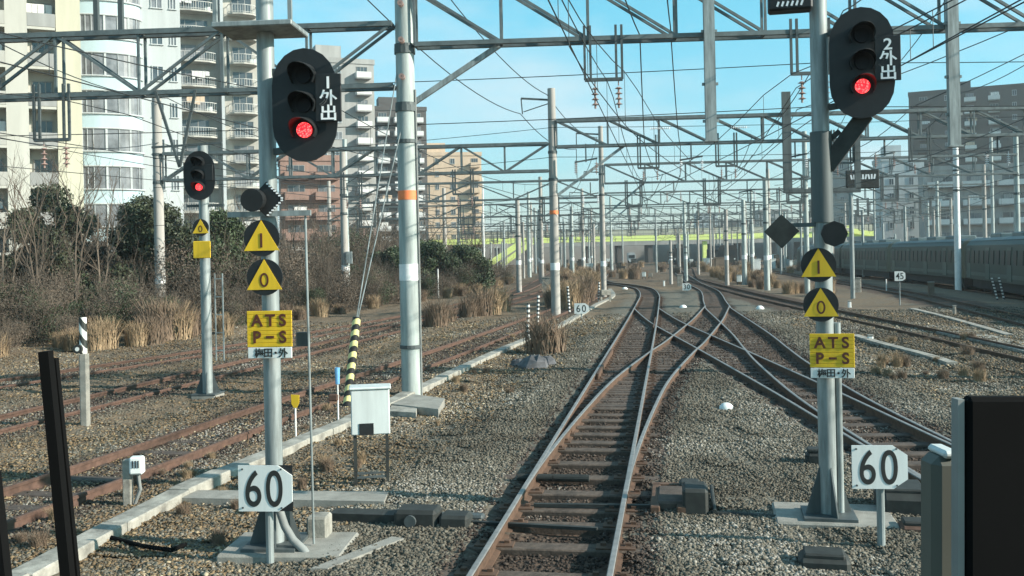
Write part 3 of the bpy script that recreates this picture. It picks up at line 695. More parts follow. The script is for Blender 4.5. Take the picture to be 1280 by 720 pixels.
def device():
    p = g(165, 634); t = thing('trackside_detector', 'concrete stub post carrying a small white box by the rusty rail', 'detector', (p.x, p.y, 0), R(5))
    MB().box((-.04, 0, .24), (.09, .1, .6), bev=.01).build('stub_post', M['conc_l'], t)
    MB().box((.08, -.05, .48), (.15, .12, .2), bev=.02).build('white_box', M['white'], t)
    b = MB()
    for k in range(3): b.box((.05+.03*k, -.114, .5), (.012, .006, .08))
    b.build('terminal', M['black'], t)
    MB().tube([(.08, -.02, .38), (.1, -.02, .2), (.03, -.02, .02)], .02, 8).build('cable', M['pipe'], t)
device()
def striped_post():
    p = g(107, 535); t = thing('distance_post', 'old concrete marker post with slanted black and white top', 'marker post', (p.x, p.y, 0), 0)
    MB().box((0, 0, .6), (.13, .13, 1.3), bev=.02).build('concrete_post', M['conc'], t)
    MB().tube([(-.01, 0, 1.25), (-.01, 0, 1.85)], .06, 14).build('striped_top', M['stripe_g'], t)
    MB().tube([(-.06, -.06, 1.33), (-.06, -.12, 1.33)], .075, 16).build('lamp_case', M['ink'], t)
    MB().tube([(-.06, -.121, 1.33), (-.06, -.125, 1.33)], .035, 16).build('lens', M['white'], t)
striped_post()
def guy():
    a = g(433, 512); b1 = at(446, 396, a.y+.1); t = thing('guy_wire', 'pair of guy wires with yellow and black striped cover beside the tall pole', 'guy wire', tuple(a), 0)
    d = b1-a; c = Vector((0, 0, 0)); c2 = d
    o = MB().tube([(0, 0, 0), (0, 0, d.length)], .075, 14).build('striped_cover', M['hazard'], t, True)
    o.rotation_euler = d.to_track_quat('Z', 'Y').to_euler()
    e = at(502, 62, 18.95)-a
    MB().tube([d, e+Vector((0, 0, .1))], .011, 6).build('wire', M['steel'], t); MB().tube([d+Vector((.02, 0, -.02)), e+Vector((.1, 0, -1.0))], .011, 6).build('wire', M['steel'], t)
guy()
def dome(label, u, v, r):
    p = g(u, v); b = MB(); n = 18; r *= 1.15
    prof = [(1, 0), (.97, .25), (.85, .5), (.6, .75), (.3, .9)]
    for (a, c) in prof:
        for k in range(n): b.v.append((a*r*math.cos(2*math.pi*k/n), a*r*.8*math.sin(2*math.pi*k/n), c*r*.95))
    for i in range(len(prof)-1):
        for k in range(n): b.f.append((i*n+k, i*n+(k+1) % n, (i+1)*n+(k+1) % n, (i+1)*n+k))
    b.f.append(tuple((len(prof)-1)*n+k for k in range(n)))
    o = b.build('ground_marker', M['white'], None, True); o.location = (p.x, p.y, .05); return tag(o, label, 'ground marker')
dome('white dome ground marker lying on grey ballast between the straight and right tracks', 908, 515, .11)
dome('small white ground marker on ballast before the crossing tip', 854, 386.5, .16)
dome('small white ground marker right of the far curved track', 950, 388, .17)
dome('tiny white ground marker left of the far bend', 781, 363, .2)
def stripe_stake(label, u, v, vtop, lean=0.0, grp=None):
    p = g(u, v); s = F/p.y; ht = (v-vtop)/s; t = thing('guy_stake', label, 'striped stake', (p.x, p.y, 0), 0, grp)
    o = MB().tube([(0, 0, 0), (lean*ht, 0, ht)], .05, 8).build('striped_sleeve', M['hazard_w'], t); 
for a in [('thin black and white striped stake, left of the two before the concrete pole', 660, 424, 379, .03), ('thin black and white striped stake, right of the two before the concrete pole', 672, 405, 369, .05),
          ('dark striped stake just right of the concrete pole', 712, 392, 358, -.05), ('striped stake next to the white trestle', 748, 378, 352, .06),
          ('leaning striped stake before the train, left of two', 1247, 375, 346, -.25), ('leaning striped stake before the train, right of two', 1255, 374, 347, -.22)]: stripe_stake(*a)
def trestle():
    p = g(757, 378); t = thing('barrier_trestle', 'small white barrier trestle at the foot of the far pole', 'trestle', (p.x, p.y, 0), R(10))
    MB().box((0, 0, .55), (.55, .3, .3), bev=.02).build('box', M['conc_l'], t)
    for x in (-.25, .25): MB().bar((x, 0, 0), (x, 0, .42), .1).build('leg', M['conc_l'], t)
trestle()
def smallbox(name, label, cat, u, v, top, wpx, m, n_legs=0):
    p = g(u, v); s = F/p.y; ht = (v-top)/s; wd = wpx/s; t = thing(name, label, cat, (p.x, p.y, 0), R(-8))
    zb = ht*.35 if n_legs else 0
    MB().box((0, 0, (ht+zb)/2), (wd, wd*.7, ht-zb), bev=.03).build('box_body', m, t)
    MB().box((0, 0, ht+.02), (wd*1.1, wd*.8, .05), bev=.01).build('box_lid', M['conc'], t)
    if n_legs:
        for x in (-.4, .4): MB().bar((x*wd, 0, -.02), (x*wd, 0, zb), .06).build('leg', M['steel_dark'], t)
smallbox('relay_cabinet', 'tall pale cabinet beside the tiny 30 sign', 'cabinet', 850, 359, 344, 6.5, M['conc_l'])
smallbox('relay_cabinet', 'white cabinet on dark legs before the far right pole row', 'cabinet', 924, 357, 344, 6, M['cab'], 2)
smallbox('relay_cabinet', 'small white cabinet far ahead between the tracks, left of two', 'cabinet', 805, 349, 340, 5, M['cab'], 2)
smallbox('relay_cabinet', 'pale low cabinet far ahead between the tracks, right of two', 'cabinet', 813, 348, 342, 5, M['conc_l'], 2)
smallbox('relay_cabinet', 'pale grey cabinet among dry grass left of the concrete pole', 'cabinet', 684, 366, 347, 12, M['conc_l'])
smallbox('marker_block', 'small white upright block at the foot of the right warning discs', 'marker', 1062, 386, 377, 4, M['white'])
smallbox('marker_block', 'white block lying in ballast right of the yellow board', 'marker', 1088, 427, 420, 7, M['white'])
smallbox('marker_block', 'white sign block behind dry grass left of the 45 sign', 'marker', 1072, 366, 348, 8, M['conc_l'])
smallbox('marker_block', 'grey stub post right of the 45 sign', 'marker', 1193, 396, 383, 4, M['conc_l'])
smallbox('marker_block', 'brown stub box by the right pole foot', 'marker', 1164, 372, 353, 7, M['twig'])
smallbox('marker_block', 'white upright peg left of the far 30 sign', 'marker', 830, 358, 351, 2.4, M['white'])
t, ht = marker('marker_post', 'short white stake on ballast right of the far pole row', 'marker', 986, 366, 360, r=.04)
t, ht = marker('marker_post', 'thin white stake before the dark train underframe', 'marker', 1108, 364, 349, r=.04)
t, ht = marker('fence_stake', 'thin white stake standing at the thicket edge', 'stake', 548, 372, 336, r=.05)
t, ht = marker('lamp_mast', 'tall thin white mast at the right end of the hedge', 'mast', 606, 362, 222, r=.06)
# right: narrow pale troughs on the ground
for i, (lab, pts) in enumerate([('narrow pale cable trough right of the 45 sign', [(1140, 388), (1180, 398), (1232, 413), (1262, 422)]), ('narrow pale cable trough right of the yellow board', [(1068, 422), (1100, 432), (1160, 448), (1190, 458)]),
                                ('wide pale footpath slab strip at the far right', [(1190, 418), (1230, 426), (1280, 437), (1340, 452)])]):
    q = [g(*p) for p in pts]; b = MB()
    ln = spline([(p.x, p.y) for p in q], .8); wd = .12 if i < 2 else .5
    b = sweep(ln, 0, [(-wd, -.05), (wd, -.05), (wd, .1), (-wd, .1)]); tag(b.build('cable_trough', M['conc_l']), lab, 'cable trough')

# ------------------------------------------------------------------ gantries
GR = R(-3)
def truss(t, x0, x1, zt, zb, bay, wd, mt, style, yo=0.0, name='truss_beam'):
    b = MB(); dpt = .32
    for y in (-dpt/2, dpt/2):
        b.bar((x0, y+yo, zt), (x1, y+yo, zt), wd*1.15); b.bar((x0, y+yo, zb), (x1, y+yo, zb), wd)
        n = max(1, round(abs(x1-x0)/bay)); st = (x1-x0)/n
        for k in range(n):
            a, c = x0+k*st, x0+(k+1)*st
            b.bar((a, y+yo+.004, zb), (a, y+yo+.004, zt), wd*.55)
            if style == 'Z': b.bar((a, y+yo-.004, zt), (c, y+yo-.004, zb), wd*.6)
            else: b.bar((a, y+yo-.004, zt if k % 2 else zb), (c, y+yo-.004, zb if k % 2 else zt), wd*.6)
    n = max(1, round(abs(x1-x0)/(bay)));
    for k in range(n+1):
        x = x0+(x1-x0)*k/n; b.bar((x, -dpt/2+yo, zt+.003), (x, dpt/2+yo, zt+.003), wd*.45); b.bar((x, -dpt/2+yo, zb-.003), (x, dpt/2+yo, zb-.003), wd*.45)
    return b.build(name, mt, t)
def pole_part(t, x, ht, r0, r1, m, band=None, oband=None, y=0):
    o = MB().tube([(x, y, -.1), (x, y, ht)], [r0, r1], 18).build('pole', m, t, True)
    rr = lambda z: r0+(r1-r0)*z/ht+.006
    if band: MB().tube([(x, y, band-.16), (x, y, band+.16)], [rr(band), rr(band)], 18).build('white_band', M['band'], o, True)
    if oband: MB().tube([(x, y, oband-.09), (x, y, oband+.09)], [rr(oband)]*2, 18).build('orange_band', M['orange'], o, True)
    for z in (ht*.72, ht*.6): MB().tube([(x, y, z-.06), (x, y, z+.06)], rr(z)+.02, 14).build('pole_clamp', M['steel_dark'], o)
    return o
def hanger(t, x, zt, zb, wd=.6, s=.045):
    b = MB()
    for q in (-wd/2, wd/2):
        for e in (-.055, .055): b.bar((x+q+e, -.2, zt), (x+q+e, -.2, zb), s)
    b.bar((x-wd/2-.06, -.2, zb), (x+wd/2+.06, -.2, zb), s*1.4)
    hg = b.build('hanger_frame', M['steel_dark'], t)
    for q in (-wd*.28, wd/2-.02):
        b = MB(); z = zb-.05
        b.tube([(x+q, -.2, zb), (x+q, -.2, zb-.12)], .012, 6)
        for k in range(4): b.tube([(x+q, -.2, z-.1-k*.1), (x+q, -.2, z-.13-k*.1)], [.03, .075], 10); b.tube([(x+q, -.2, z-.13-k*.1), (x+q, -.2, z-.2-k*.1)], .02, 8)
        b.build('insulator', M['insul'], hg)
def hstring(t, p, L_=.5, m=None):
    b = MB(); p = Vector(p)
    for k in range(int(L_/.09)): b.tube([p+Vector((k*.09, 0, 0)), p+Vector((k*.09+.03, 0, 0))], [.07, .03], 8)
    b.bar(p, p+Vector((L_, 0, 0)), .02); b.build('insulator', m or M['insul_w'], t)
# gantry 1
P1 = g(515, 497)
t = thing('overhead_gantry', 'nearest steel gantry on the tall grey pole with orange band', 'gantry', (P1.x, P1.y, 0), GR)
pole_part(t, 0, 9.4, .20, .175, M['pole'], 2.45, 3.95)
MB().tube([(.2, -.06, 0), (.205, -.06, 2.2), (.195, -.06, 6.0)], .022, 8).build('cable_pipe', M['pipe'], t, True)
for z in (1.0, 5.0, 5.72, 6.86, 8.6): MB().tube([(0, 0, z-.035), (0, 0, z+.035)], .222-.0026*z, 18).build('pole_clamp', M['steel_dark'], t)
for z in (6.2, 6.9, 7.6):
    b = MB(); b.bar((0, -.2, z), (0, -.46, z), .03); b.tube([(0, -.3, z), (0, -.36, z)], .055, 10); b.tube([(0, -.4, z), (0, -.46, z)], .055, 10); b.build('insulator', M['insul'], t)
truss(t, -22, -.22, 7.28, 6.08, 1.62, .085, M['beam'], 'W')
truss(t, .22, 17, 7.95, 6.86, 1.63, .085, M['beam'], 'Z')
MB().bar((.1, 0, 5.72), (1.85, 0, 6.82), .1).build('knee_brace', M['steel'], t)
pole_part(t, 17.4, 9.4, .2, .18, M['pole']); pole_part(t, -22.4, 9.4, .2, .18, M['pole'])
for x, zb in ((5.85, 4.82), (10.35, 4.6)):
    b = MB(); b.box((x, -.28, (zb+8.1)/2), (.2, .13, 8.1-zb)); b.box((x, -.28, zb), (.26, .2, .03))
    for z in (6.9, 5.9, 5.2): b.box((x, -.28, z), (.3, .05, .05))
    b.build('drop_arm', M['steel'], t)
for x in (3.85, 7.75, -7.0): hanger(t, x, 7.1 if x > 0 else 6.3, 6.06 if x > 0 else 5.2)
b = MB()
for x in (-6.2, -5.7): b.bar((x, .1, 7.3), (x, .1, 8.6), .09)
b.bar((-6.2, .1, 8.5), (-5.7, .1, 8.5), .08); b.build('stub_post', M['steel_dark'], t)
b = MB(); b.bar((-4.9, -.2, 6.1), (-4.45, -.2, 4.6), .05); b.bar((-4.1, -.2, 6.1), (-4.45, -.2, 4.6), .05); b.bar((-5.0, -.2, 5.0), (-3.6, -.2, 5.05), .04)
b.build('wire_bracket', M['steel_dark'], t)
# gantry 2
P2 = g(695, 395)
t = thing('overhead_gantry', 'second gantry on the brown grey concrete pole left of the track', 'gantry', (P2.x, P2.y, 0), GR)
pole_part(t, 0, 10.1, .21, .17, M['pole_c'], 2.2, 4.6)
truss(t, -17.6, -.2, 7.65, 6.45, 1.9, .12, M['beam'], 'W')
truss(t, .2, 25, 8.65, 7.5, 2.3, .12, M['beam'], 'Z')
MB().bar((.1, 0, 5.3), (3.2, 0, 7.5), .12).build('knee_brace', M['steel'], t)
pole_part(t, -17.9, 10.6, .24, .2, M['pole_c'], 1.95)
pole_part(t, 25.4, 10, .22, .18, M['pole_c'])
b = MB(); b.box((10.2, -.3, 7.4), (.36, .16, 4.4)); b.box((11.75, -.3, 5.25), (3.1, .16, .2)); b.box((13.2, -.3, 6.6), (.24, .16, 2.6)); b.build('drop_frame', M['steel_dark'], t)
for x in (4.2, 7.6, 12.6, 15.9, -4, -9): hanger(t, x, 7.9 if x > 0 else 6.6, 6.45 if x > 0 else 5.5, .8, .06)
b = MB(); b.bar((-.1, 0, 9.6), (-1.35, 0, 9.7), .08); b.bar((-1.35, 0, 9.7), (-1.3, 0, 9.0), .05); b.bar((-1.25, 0, 9.1), (-.1, 0, 9.45), .04); b.build('feeder_bracket', M['steel_dark'], t)
hstring(t, (4.3, -.4, 8.15), .9); hstring(t, (7.8, -.4, 8.1), .8)
# further gantries
P3 = g(755, 372)
def far_gantry(label, x, y, rights, lefts, ztr, zl, ph, seedx, r=.19, bandz=2.1):
    t = thing('overhead_gantry', label, 'gantry', (x, y, 0), GR)
    pole_part(t, 0, ph, r, r*.85, M['pole_c'] if seedx % 2 else M['pole'], bandz)
    xr = rights[-1]; xl = lefts[-1]
    truss(t, .2, xr, ztr, ztr-1.15, 2.6, .105, M['beam'], 'Z'); truss(t, xl, -.2, zl, zl-1.1, 2.6, .105, M['beam'], 'W')
    for q in rights+lefts: pole_part(t, q, ph-.6+random.uniform(-.5, .5), r, r*.85, M['pole'] if seedx % 2 else M['pole_c'], bandz)
    n = int((xr-xl)/5.2)
    for k in range(n):
        q = xl+2+k*5.2+random.uniform(-.6, .6); hanger(t, q, (ztr if q > 0 else zl)-1.0, (ztr if q > 0 else zl)-2.6, .9, .08)
    MB().bar((.1, 0, ztr-3.2), (2.6, 0, ztr-1.2), .12).build('knee_brace', M['steel'], t)
    b = MB(); b.bar((-.1, 0, ph-.5), (-1.5, 0, ph-.4), .09); b.bar((-1.5, 0, ph-.4), (-1.5, 0, ph-1.2), .06); b.build('feeder_bracket', M['steel_dark'], t)
    return t
far_gantry('third gantry from the front on a slim grey pole beside the bend', P3.x, P3.y, [12.4, 25.0], [-16.0], 8.2, 7.3, 10.6, 1, .17)
far_gantry('fourth gantry from the front seen behind the slim pole', 8.2, 88, [15.0, 34], [-5.5, -25], 8.2, 7.4, 10.6, 2)
far_gantry('fifth gantry from the front in the middle distance', 8.6, 117, [20.2, 42], [-6.5, -22], 8.2, 7.4, 10.6, 3, .2)
far_gantry('sixth gantry from the front, far down the line', 11, 148, [24.5, 55], [-8, -26], 8.4, 7.6, 11, 4, .22)
far_gantry('seventh gantry from the front before the lime bridge', 15, 182, [30, 62], [-10, -25], 8.6, 7.8, 11, 5, .24)
far_gantry('most distant gantry just before the lime bridge', 20, 214, [36, 72], [-14, -32], 9, 8, 11.5, 6, .26)
# free standing poles
def solo(label, u, v, vt, r, m, arm=None):
    p = g(u, v); s = F/p.y; ht = (v-vt)/s; t = thing('line_pole', label, 'pole', (p.x, p.y, 0), 0)
    o = pole_part(t, 0, ht, r, r*.8, m, 2.2)
    if arm: 
        b = MB(); b.bar((0, 0, ht*.9), (arm, 0, ht*.94), .1); b.bar((arm, 0, ht*.94), (arm, 0, ht*.86), .06); b.bar((0, 0, ht*.78), (arm*.9, 0, ht*.9), .05); b.build('bracket_arm', M['steel_dark'], t)
    return t
t = solo('grey line pole with small box rising from the brown thicket', 432, 382, 190, .22, M['pole_c'], 2.0); MB().box((.3, -.2, 2.8), (.35, .25, .7)).build('switch_box', M['steel'], t)
solo('slender line pole before the peach apartment block', 557, 348, 235, .28, M['pole_c'], -2.5)
solo('line pole left of the concrete pole among dry grass', 649, 366, 248, .2, M['pole_c'], -1.5)
solo('bright white line pole before the train on the right', 1198, 362, 155, .2, M['band'], -1.6)
solo('pale line pole left of the dark diamond plate', 959, 363, 222, .2, M['pole'])
solo('pale line pole second left of the dark diamond plate', 931, 356, 250, .2, M['pole'])
solo('brownish line pole third left of the dark diamond plate', 909, 358, 262, .17, M['pole_c'])
solo('short pole behind the white cabinet far ahead', 839, 356, 300, .15, M['pole_c'])
solo('slim pole by the tiny 30 sign', 858, 352, 292, .15, M['pole'])
solo('slim pole at the left edge of the lime stairs', 676, 352, 262, .22, M['pole_c'], 1.5)
solo('slim pole left of the second concrete pole', 716, 350, 258, .2, M['pole'], 1.8)
solo('slim pole on the far right beside the dark apartment tower', 1242, 330, 170, .25, M['pole'])
solo('thin pole above the train left of the bright white pole', 1066, 330, 190, .22, M['pole'])

for k in range(80):
    Y = random.uniform(95, 225); u = random.choice([random.uniform(600, 780), random.uniform(810, 1060), random.uniform(880, 1270)]); p = at(u, 320, Y); rr = random.uniform(.1, .17)
    t = thing('line_pole', 'thin distant line pole in the crowd of poles before the lime bridge', 'pole', (p.x, Y, 0), 0, 'distant poles before the lime bridge')
    MB().tube([(0, 0, -.1), (0, 0, random.uniform(4, 10.5))], rr, 8).build('pole', random.choice([M['pole'], M['pole_c'], M['steel']]), t, True)
for k in range(44):
    Y = random.uniform(120, 222); u = random.uniform(690, 1040); p = at(u, 320, Y); d = (random.uniform(.5, 1.3), random.uniform(.4, .8), random.uniform(.7, 1.9))
    o = MB().box((0, 0, d[2]/2), d, bev=.05).box((0, 0, d[2]+.04), (d[0]*1.12, d[1]*1.12, .1)).build('trackside_box', random.choice([M['cab'], M['conc_l'], M['machine'], M['machine'], M['stake'], M['twig']])); o.location = (p.x, Y, 0); tag(o, 'tiny distant trackside box between the far tracks', 'box', 'distant trackside boxes before the lime bridge')
def lump(name, label, cat, u, v, d, m):
    p = g(u, v); t = thing(name, label, cat, (p.x, p.y, 0), R(-14))
    MB().box((0, 0, d[2]/2-.03), d, bev=min(d)*.22).build('case', m, t); MB().box((0, 0, d[2]-.02), (d[0]*.8, d[1]*.8, .05), bev=.015).build('lid', M['machine'], t); return t
lump('junction_box', 'dark junction box with coiled cables behind the right 60 sign', 'junction box', 1128, 642, (.5, .6, .3), M['machine'])
lump('junction_box', 'small dark junction box left of the right signal base', 'junction box', 1018, 584, (.22, .25, .24), M['machine'])
lump('cable_pot', 'dark rounded cable pot at the bottom before the right signal base', 'cable pot', 1030, 712, (.42, .3, .16), M['machine'])
lump('junction_box', 'rusty brown box right of the right 60 sign post', 'junction box', 1142, 668, (.25, .25, .14), M['rail_r'])
# route board far right
p = at(1078, 224, 52); t = thing('route_board', 'dark rectangular board with white marks above the train behind the right signal', 'board', (p.x, p.y, 0), R(-8))
bd = MB().box((0, 0, p.z), (1.7, .3, 1.0), bev=.04).build('board', M['machine'], t)
b = MB()
for k in range(9): b.box((-.6+k*.15, -.153, p.z+.12), (.09, .006, .26), ry=.2*(k % 3-1))
b.build('white_marks', M['letter'], bd); MB().tube([(-.6, .1, 0), (-.6, .1, p.z)], .12, 12).build('post', M['steel'], t)

# ------------------------------------------------------------------ overhead wires
def overhead(key, label, y0, y1, hc=5.15, hm=6.05, sup=(19, 43, 60, 88, 117, 148, 182, 214)):
    line = [p for p in spline(TRACKS[key], 2.0) if y0 <= p.y <= y1]
    t = thing('overhead_wire', label, 'overhead wire', (line[0].x, line[0].y, 0)); o = line[0]
    sup = [-8]+list(sup)
    def sag(y):
        for a, b in zip(sup, sup[1:]):
            if a <= y <= b: q = (y-a)/(b-a); return hm-.7*4*q*(1-q)*min(1, (b-a)/28)
        return hm
    f = lambda p: .008*(1+max(0, p.y-15)/60)
    MB().tube([(p.x-o.x, p.y-o.y, hc) for p in line], [f(p) for p in line], 6).build('contact_wire', M['wire'], t)
    MB().tube([(p.x-o.x, p.y-o.y, sag(p.y)) for p in line], [f(p) for p in line], 6).build('messenger_wire', M['wire'], t)
    for k, p in enumerate(line[::2][:40]):
        z = sag(p.y)
        if p.y < 110: MB().tube([(p.x-o.x, p.y-o.y, hc), (p.x-o.x, p.y-o.y, z)], .005, 5).build('dropper', M['wire'], t)
overhead('A', 'overhead wires above the straight track ahead', 4, 230)
overhead('C', 'overhead wires above the track curving right past the crossing', 6, 230)
overhead('R', 'overhead wires above the curved dark track on the right', 6, 230)
overhead('S', 'overhead wires above the track before the parked train', 14, 230)
overhead('L1', 'overhead wires above the red rusted track by the cable trough', 6, 230, 5.0, 5.9)
overhead('L2', 'overhead wires above the middle left track', 8, 230, 5.0, 5.9)
overhead('L3', 'overhead wires above the far left track', 12, 230, 5.0, 5.9)
overhead('AC', 'overhead wires above the crossover leading right', 11, 46, 5.1, 6.2)
overhead('D', 'overhead wires above the dark track behind the right signal', 4, 46, 5.1, 6.1)
overhead('T', 'overhead wires above the long green grey train', 14, 230)
def feeder(label, pts, sag=.5, r=.012):
    b = MB(); out = []
    for a, c in zip(pts, pts[1:]):
        a, c = Vector(a), Vector(c)
        for k in range(12): q = k/12; out.append(a.lerp(c, q)-Vector((0, 0, sag*4*q*(1-q))))
    out.append(Vector(pts[-1])); o = out[0].copy(); b.tube([p-o for p in out], [r*(1+max(0, p.y-15)/60) for p in out], 6)
    ob = b.build('feeder_cable', M['wire']); ob.location = o; tag(ob, label, 'cable')
feeder('upper feeder cable sloping down from the tall pole to the concrete pole', [(-4.5, 2, 9.6), (-2.2, 18.8, 9.3), (1.7, 42.8, 9.8), (5.4, 59.7, 9.9), (6.6, 87, 9.9), (7.0, 116, 9.9)])
feeder('lower feeder cable bracketed left of the concrete poles', [(-5.5, 2, 8.6), (-3.3, 18.9, 8.4), (.5, 42.9, 9.0), (4.1, 59.7, 9.2), (6, 87, 9.4)])
feeder('slack cable crossing high over the straight track', [(-.6, 4, 8.2), (2.6, 19, 7.0), (6, 43, 7.5), (9.3, 59, 7.5), (12, 87, 7.4)])
feeder('cable rising to the upper right before the dark tower', [(22, 14, 13.5), (17.5, 42, 8.8), (20, 60, 8.6), (24, 88, 8.6)])
feeder('second cable rising to the upper right before the dark tower', [(16, 10, 9.8), (12.5, 42, 8.8), (15, 60, 8.6), (19, 88, 8.6)])
feeder('high cable crossing before the curved white block', [(-16, 8, 8.5), (-12, 20, 8.2), (-15.5, 44, 10.2), (-10, 58, 9)])
feeder('low cable crossing before the cream block on the left', [(-16, 8, 6.2), (-13, 20, 6.0), (-15.9, 44, 8.2), (-10, 58, 8)])
for i, (z1, z2, lab) in enumerate([(8.3, 8.3, 'cross span wire above the second gantry'), (7.0, 7.0, 'cross span wire under the second gantry beam'), (5.3, 5.4, 'low steady wire at the second gantry')]):
    feeder(lab, [(-16, 43.4, z1-.9), (1.9, 42.4, z1), (26, 41.2, z2)], .15, .009)

for j, Y in enumerate((19, 60, 88, 117, 148, 182)):
    nm = ['first', 'third', 'fourth', 'fifth', 'sixth', 'seventh'][j]
    for i, (z1, hgt) in enumerate([(6.3, 'upper'), (5.45, 'lower')]):
        feeder('%s cross span wire hung at the %s gantry' % (hgt, nm), [(-14-Y*.06, Y+.9, z1), (6, Y-.2, z1+.05), (20+Y*.1, Y-1, z1)], .12, .008)
for i, (x0, x1, z, lab) in enumerate([(3.2, 10.5, 7.2, 'slack feeder wire over the crossing, left of two'), (6.6, 13.5, 7.4, 'slack feeder wire over the crossing, right of two'), (9.5, 19, 8.9, 'feeder wire over the curved right track'), (14, 24, 9.2, 'feeder wire beside the parked train'), (19, 31, 9.4, 'outermost feeder wire above the parked train')]):
    feeder(lab, [(x0-2.5, 5, z), (x0, 19, z), (x0+(x1-x0)*.6, 43, z+.3), (x1, 60, z+.3), (x1+3.5, 88, z+.2), (x1+7, 117, z)], .6, .011)
for k in range(9):       # insulator strings and switch gear on the second and third gantry
    Y = (42.4, 59.3)[k % 2]; x = 3+k*2.3+random.uniform(-.5, .5); t = thing('line_switch', 'small line switch with pale insulators hung on the mid distance gantry beams', 'line switch', (x, Y, 0), R(random.uniform(-20, 20)), 'line switches on the gantry beams')
    zt = (7.5, 7.05)[k % 2]-.25
    MB().bar((-.5, 0, zt-.5), (.5, 0, zt-.35), .07).build('switch_arm', M['steel_dark'], t); MB().bar((0, 0, zt-.5), (0, 0, zt+.3), .06).build('hanger', M['steel_dark'], t)
    for e in (-.45, .45):
        b = MB()
        for q in range(5): b.tube([(e, 0, zt-.55-q*.09), (e, 0, zt-.58-q*.09)], [.05, .09], 8)
        b.bar((e, 0, zt-.4), (e, 0, zt-1.05), .025); b.build('insulator', M['insul_w'] if k % 3 else M['insul'], t)
# ------------------------------------------------------------------ bridge and far structures
def bridge():
    Y = 236; a = at(596, 303, Y); c = at(1150, 293, Y)
    t = thing('road_bridge', 'lime green footbridge with stairs crossing the yard in the distance', 'bridge', (0, Y, 0), 0)
    z = 6.0
    MB().box((55, 0, z+.2), (150, 3, 1.3)).build('deck', M['lime'], t)
    b = MB(); b.box((55, -1.4, z+2.0), (150, .12, .14)); b.box((55, -1.4, z+1.4), (150, .1, .1))
    for k in range(76): b.box((-20+k*2, -1.4, z+1.4), (.12, .1, 1.3))
    b.build('railing', M['bgrey'], t)
    MB().box((55, 2.6, z+1.6), (150, .2, 1.9)).build('back_screen', M['bbeige'], t)
    for x in (47, 22, 75, 100): MB().box((x, 0, z/2-.3), (1.0, 1.4, z-1.0)).build('pier', M['lime'], t)
    b = MB(); x0 = 3
    b.bar((x0, -2.2, z+.2), (x0-9, -2.2, .4), .3, 1.4); b.bar((x0+2.5, -2.6, z+.2), (x0-5.5, -2.6, .4), .3, 1.2); b.build('stairs', M['lime'], t)
    b = MB(); b.bar((82, -2.2, z+1.0), (97, -2.2, z-1.6), .3, 1.1); b.bar((72, -2.2, z+2.1), (82, -2.2, z+1.9), .3, .5); b.build('stairs', M['lime'], t)
bridge()
def viaduct():
    t = thing('railway_viaduct', 'dark low viaduct with shadowed openings behind the lime bridge', 'viaduct', (40, 262, 0), 0)
    MB().box((20, 0, 5.6), (220, 8, 1.8)).build('deck', M['bgrey'], t)
    for k in range(26): MB().box((-85+k*8.2, 0, 2.35), (1.3, 7, 4.7)).build('pier', M['bdark'], t)
    MB().box((20, 9, 2.4), (220, .6, 4.8)).build('back_wall', M['bshadow'], t)
viaduct()
def far_train(label, u, v, vt, wpx, Y, m, front):
    a = at(u, v, Y); s = F/Y; wd = wpx/s; ht = (v-vt)/s; t = thing('train', label, 'train', (a.x, a.y, 0), R(-6))
    out = [(-wd/2, .9), (wd/2, .9), (wd/2, ht*.8), (wd*.36, ht), (-wd*.36, ht), (-wd/2, ht*.8)]
    bd = MB().prism(out, 0, 20).build('car_body', m, t); MB().box((0, 10, .55), (wd*.8, 19, .6)).build('underframe', M['under'], t)
    MB().box((0, -.02, ht*.66), (wd*.8, .06, ht*.25)).build('windscreen', M['trainwin'], bd); MB().box((0, -.02, ht*.3), (wd*.7, .05, ht*.2)).build('front_panel', front, bd)
    for x in (-.35, .35): MB().tube([(x*wd, -.06, ht*.36), (x*wd, .02, ht*.36)], .14, 10).build('headlight', M['white'], bd)
far_train('white fronted train far ahead under the lime bridge', 790, 333, 318, 9.5, 225, M['bwhite'], M['bwhite'])
far_train('dark train end standing far ahead, left of two', 850, 333, 312, 17, 200, M['under'], M['machine'])
far_train('dark train end standing far ahead, right of two', 910, 338, 311, 24, 165, M['under'], M['machine'])

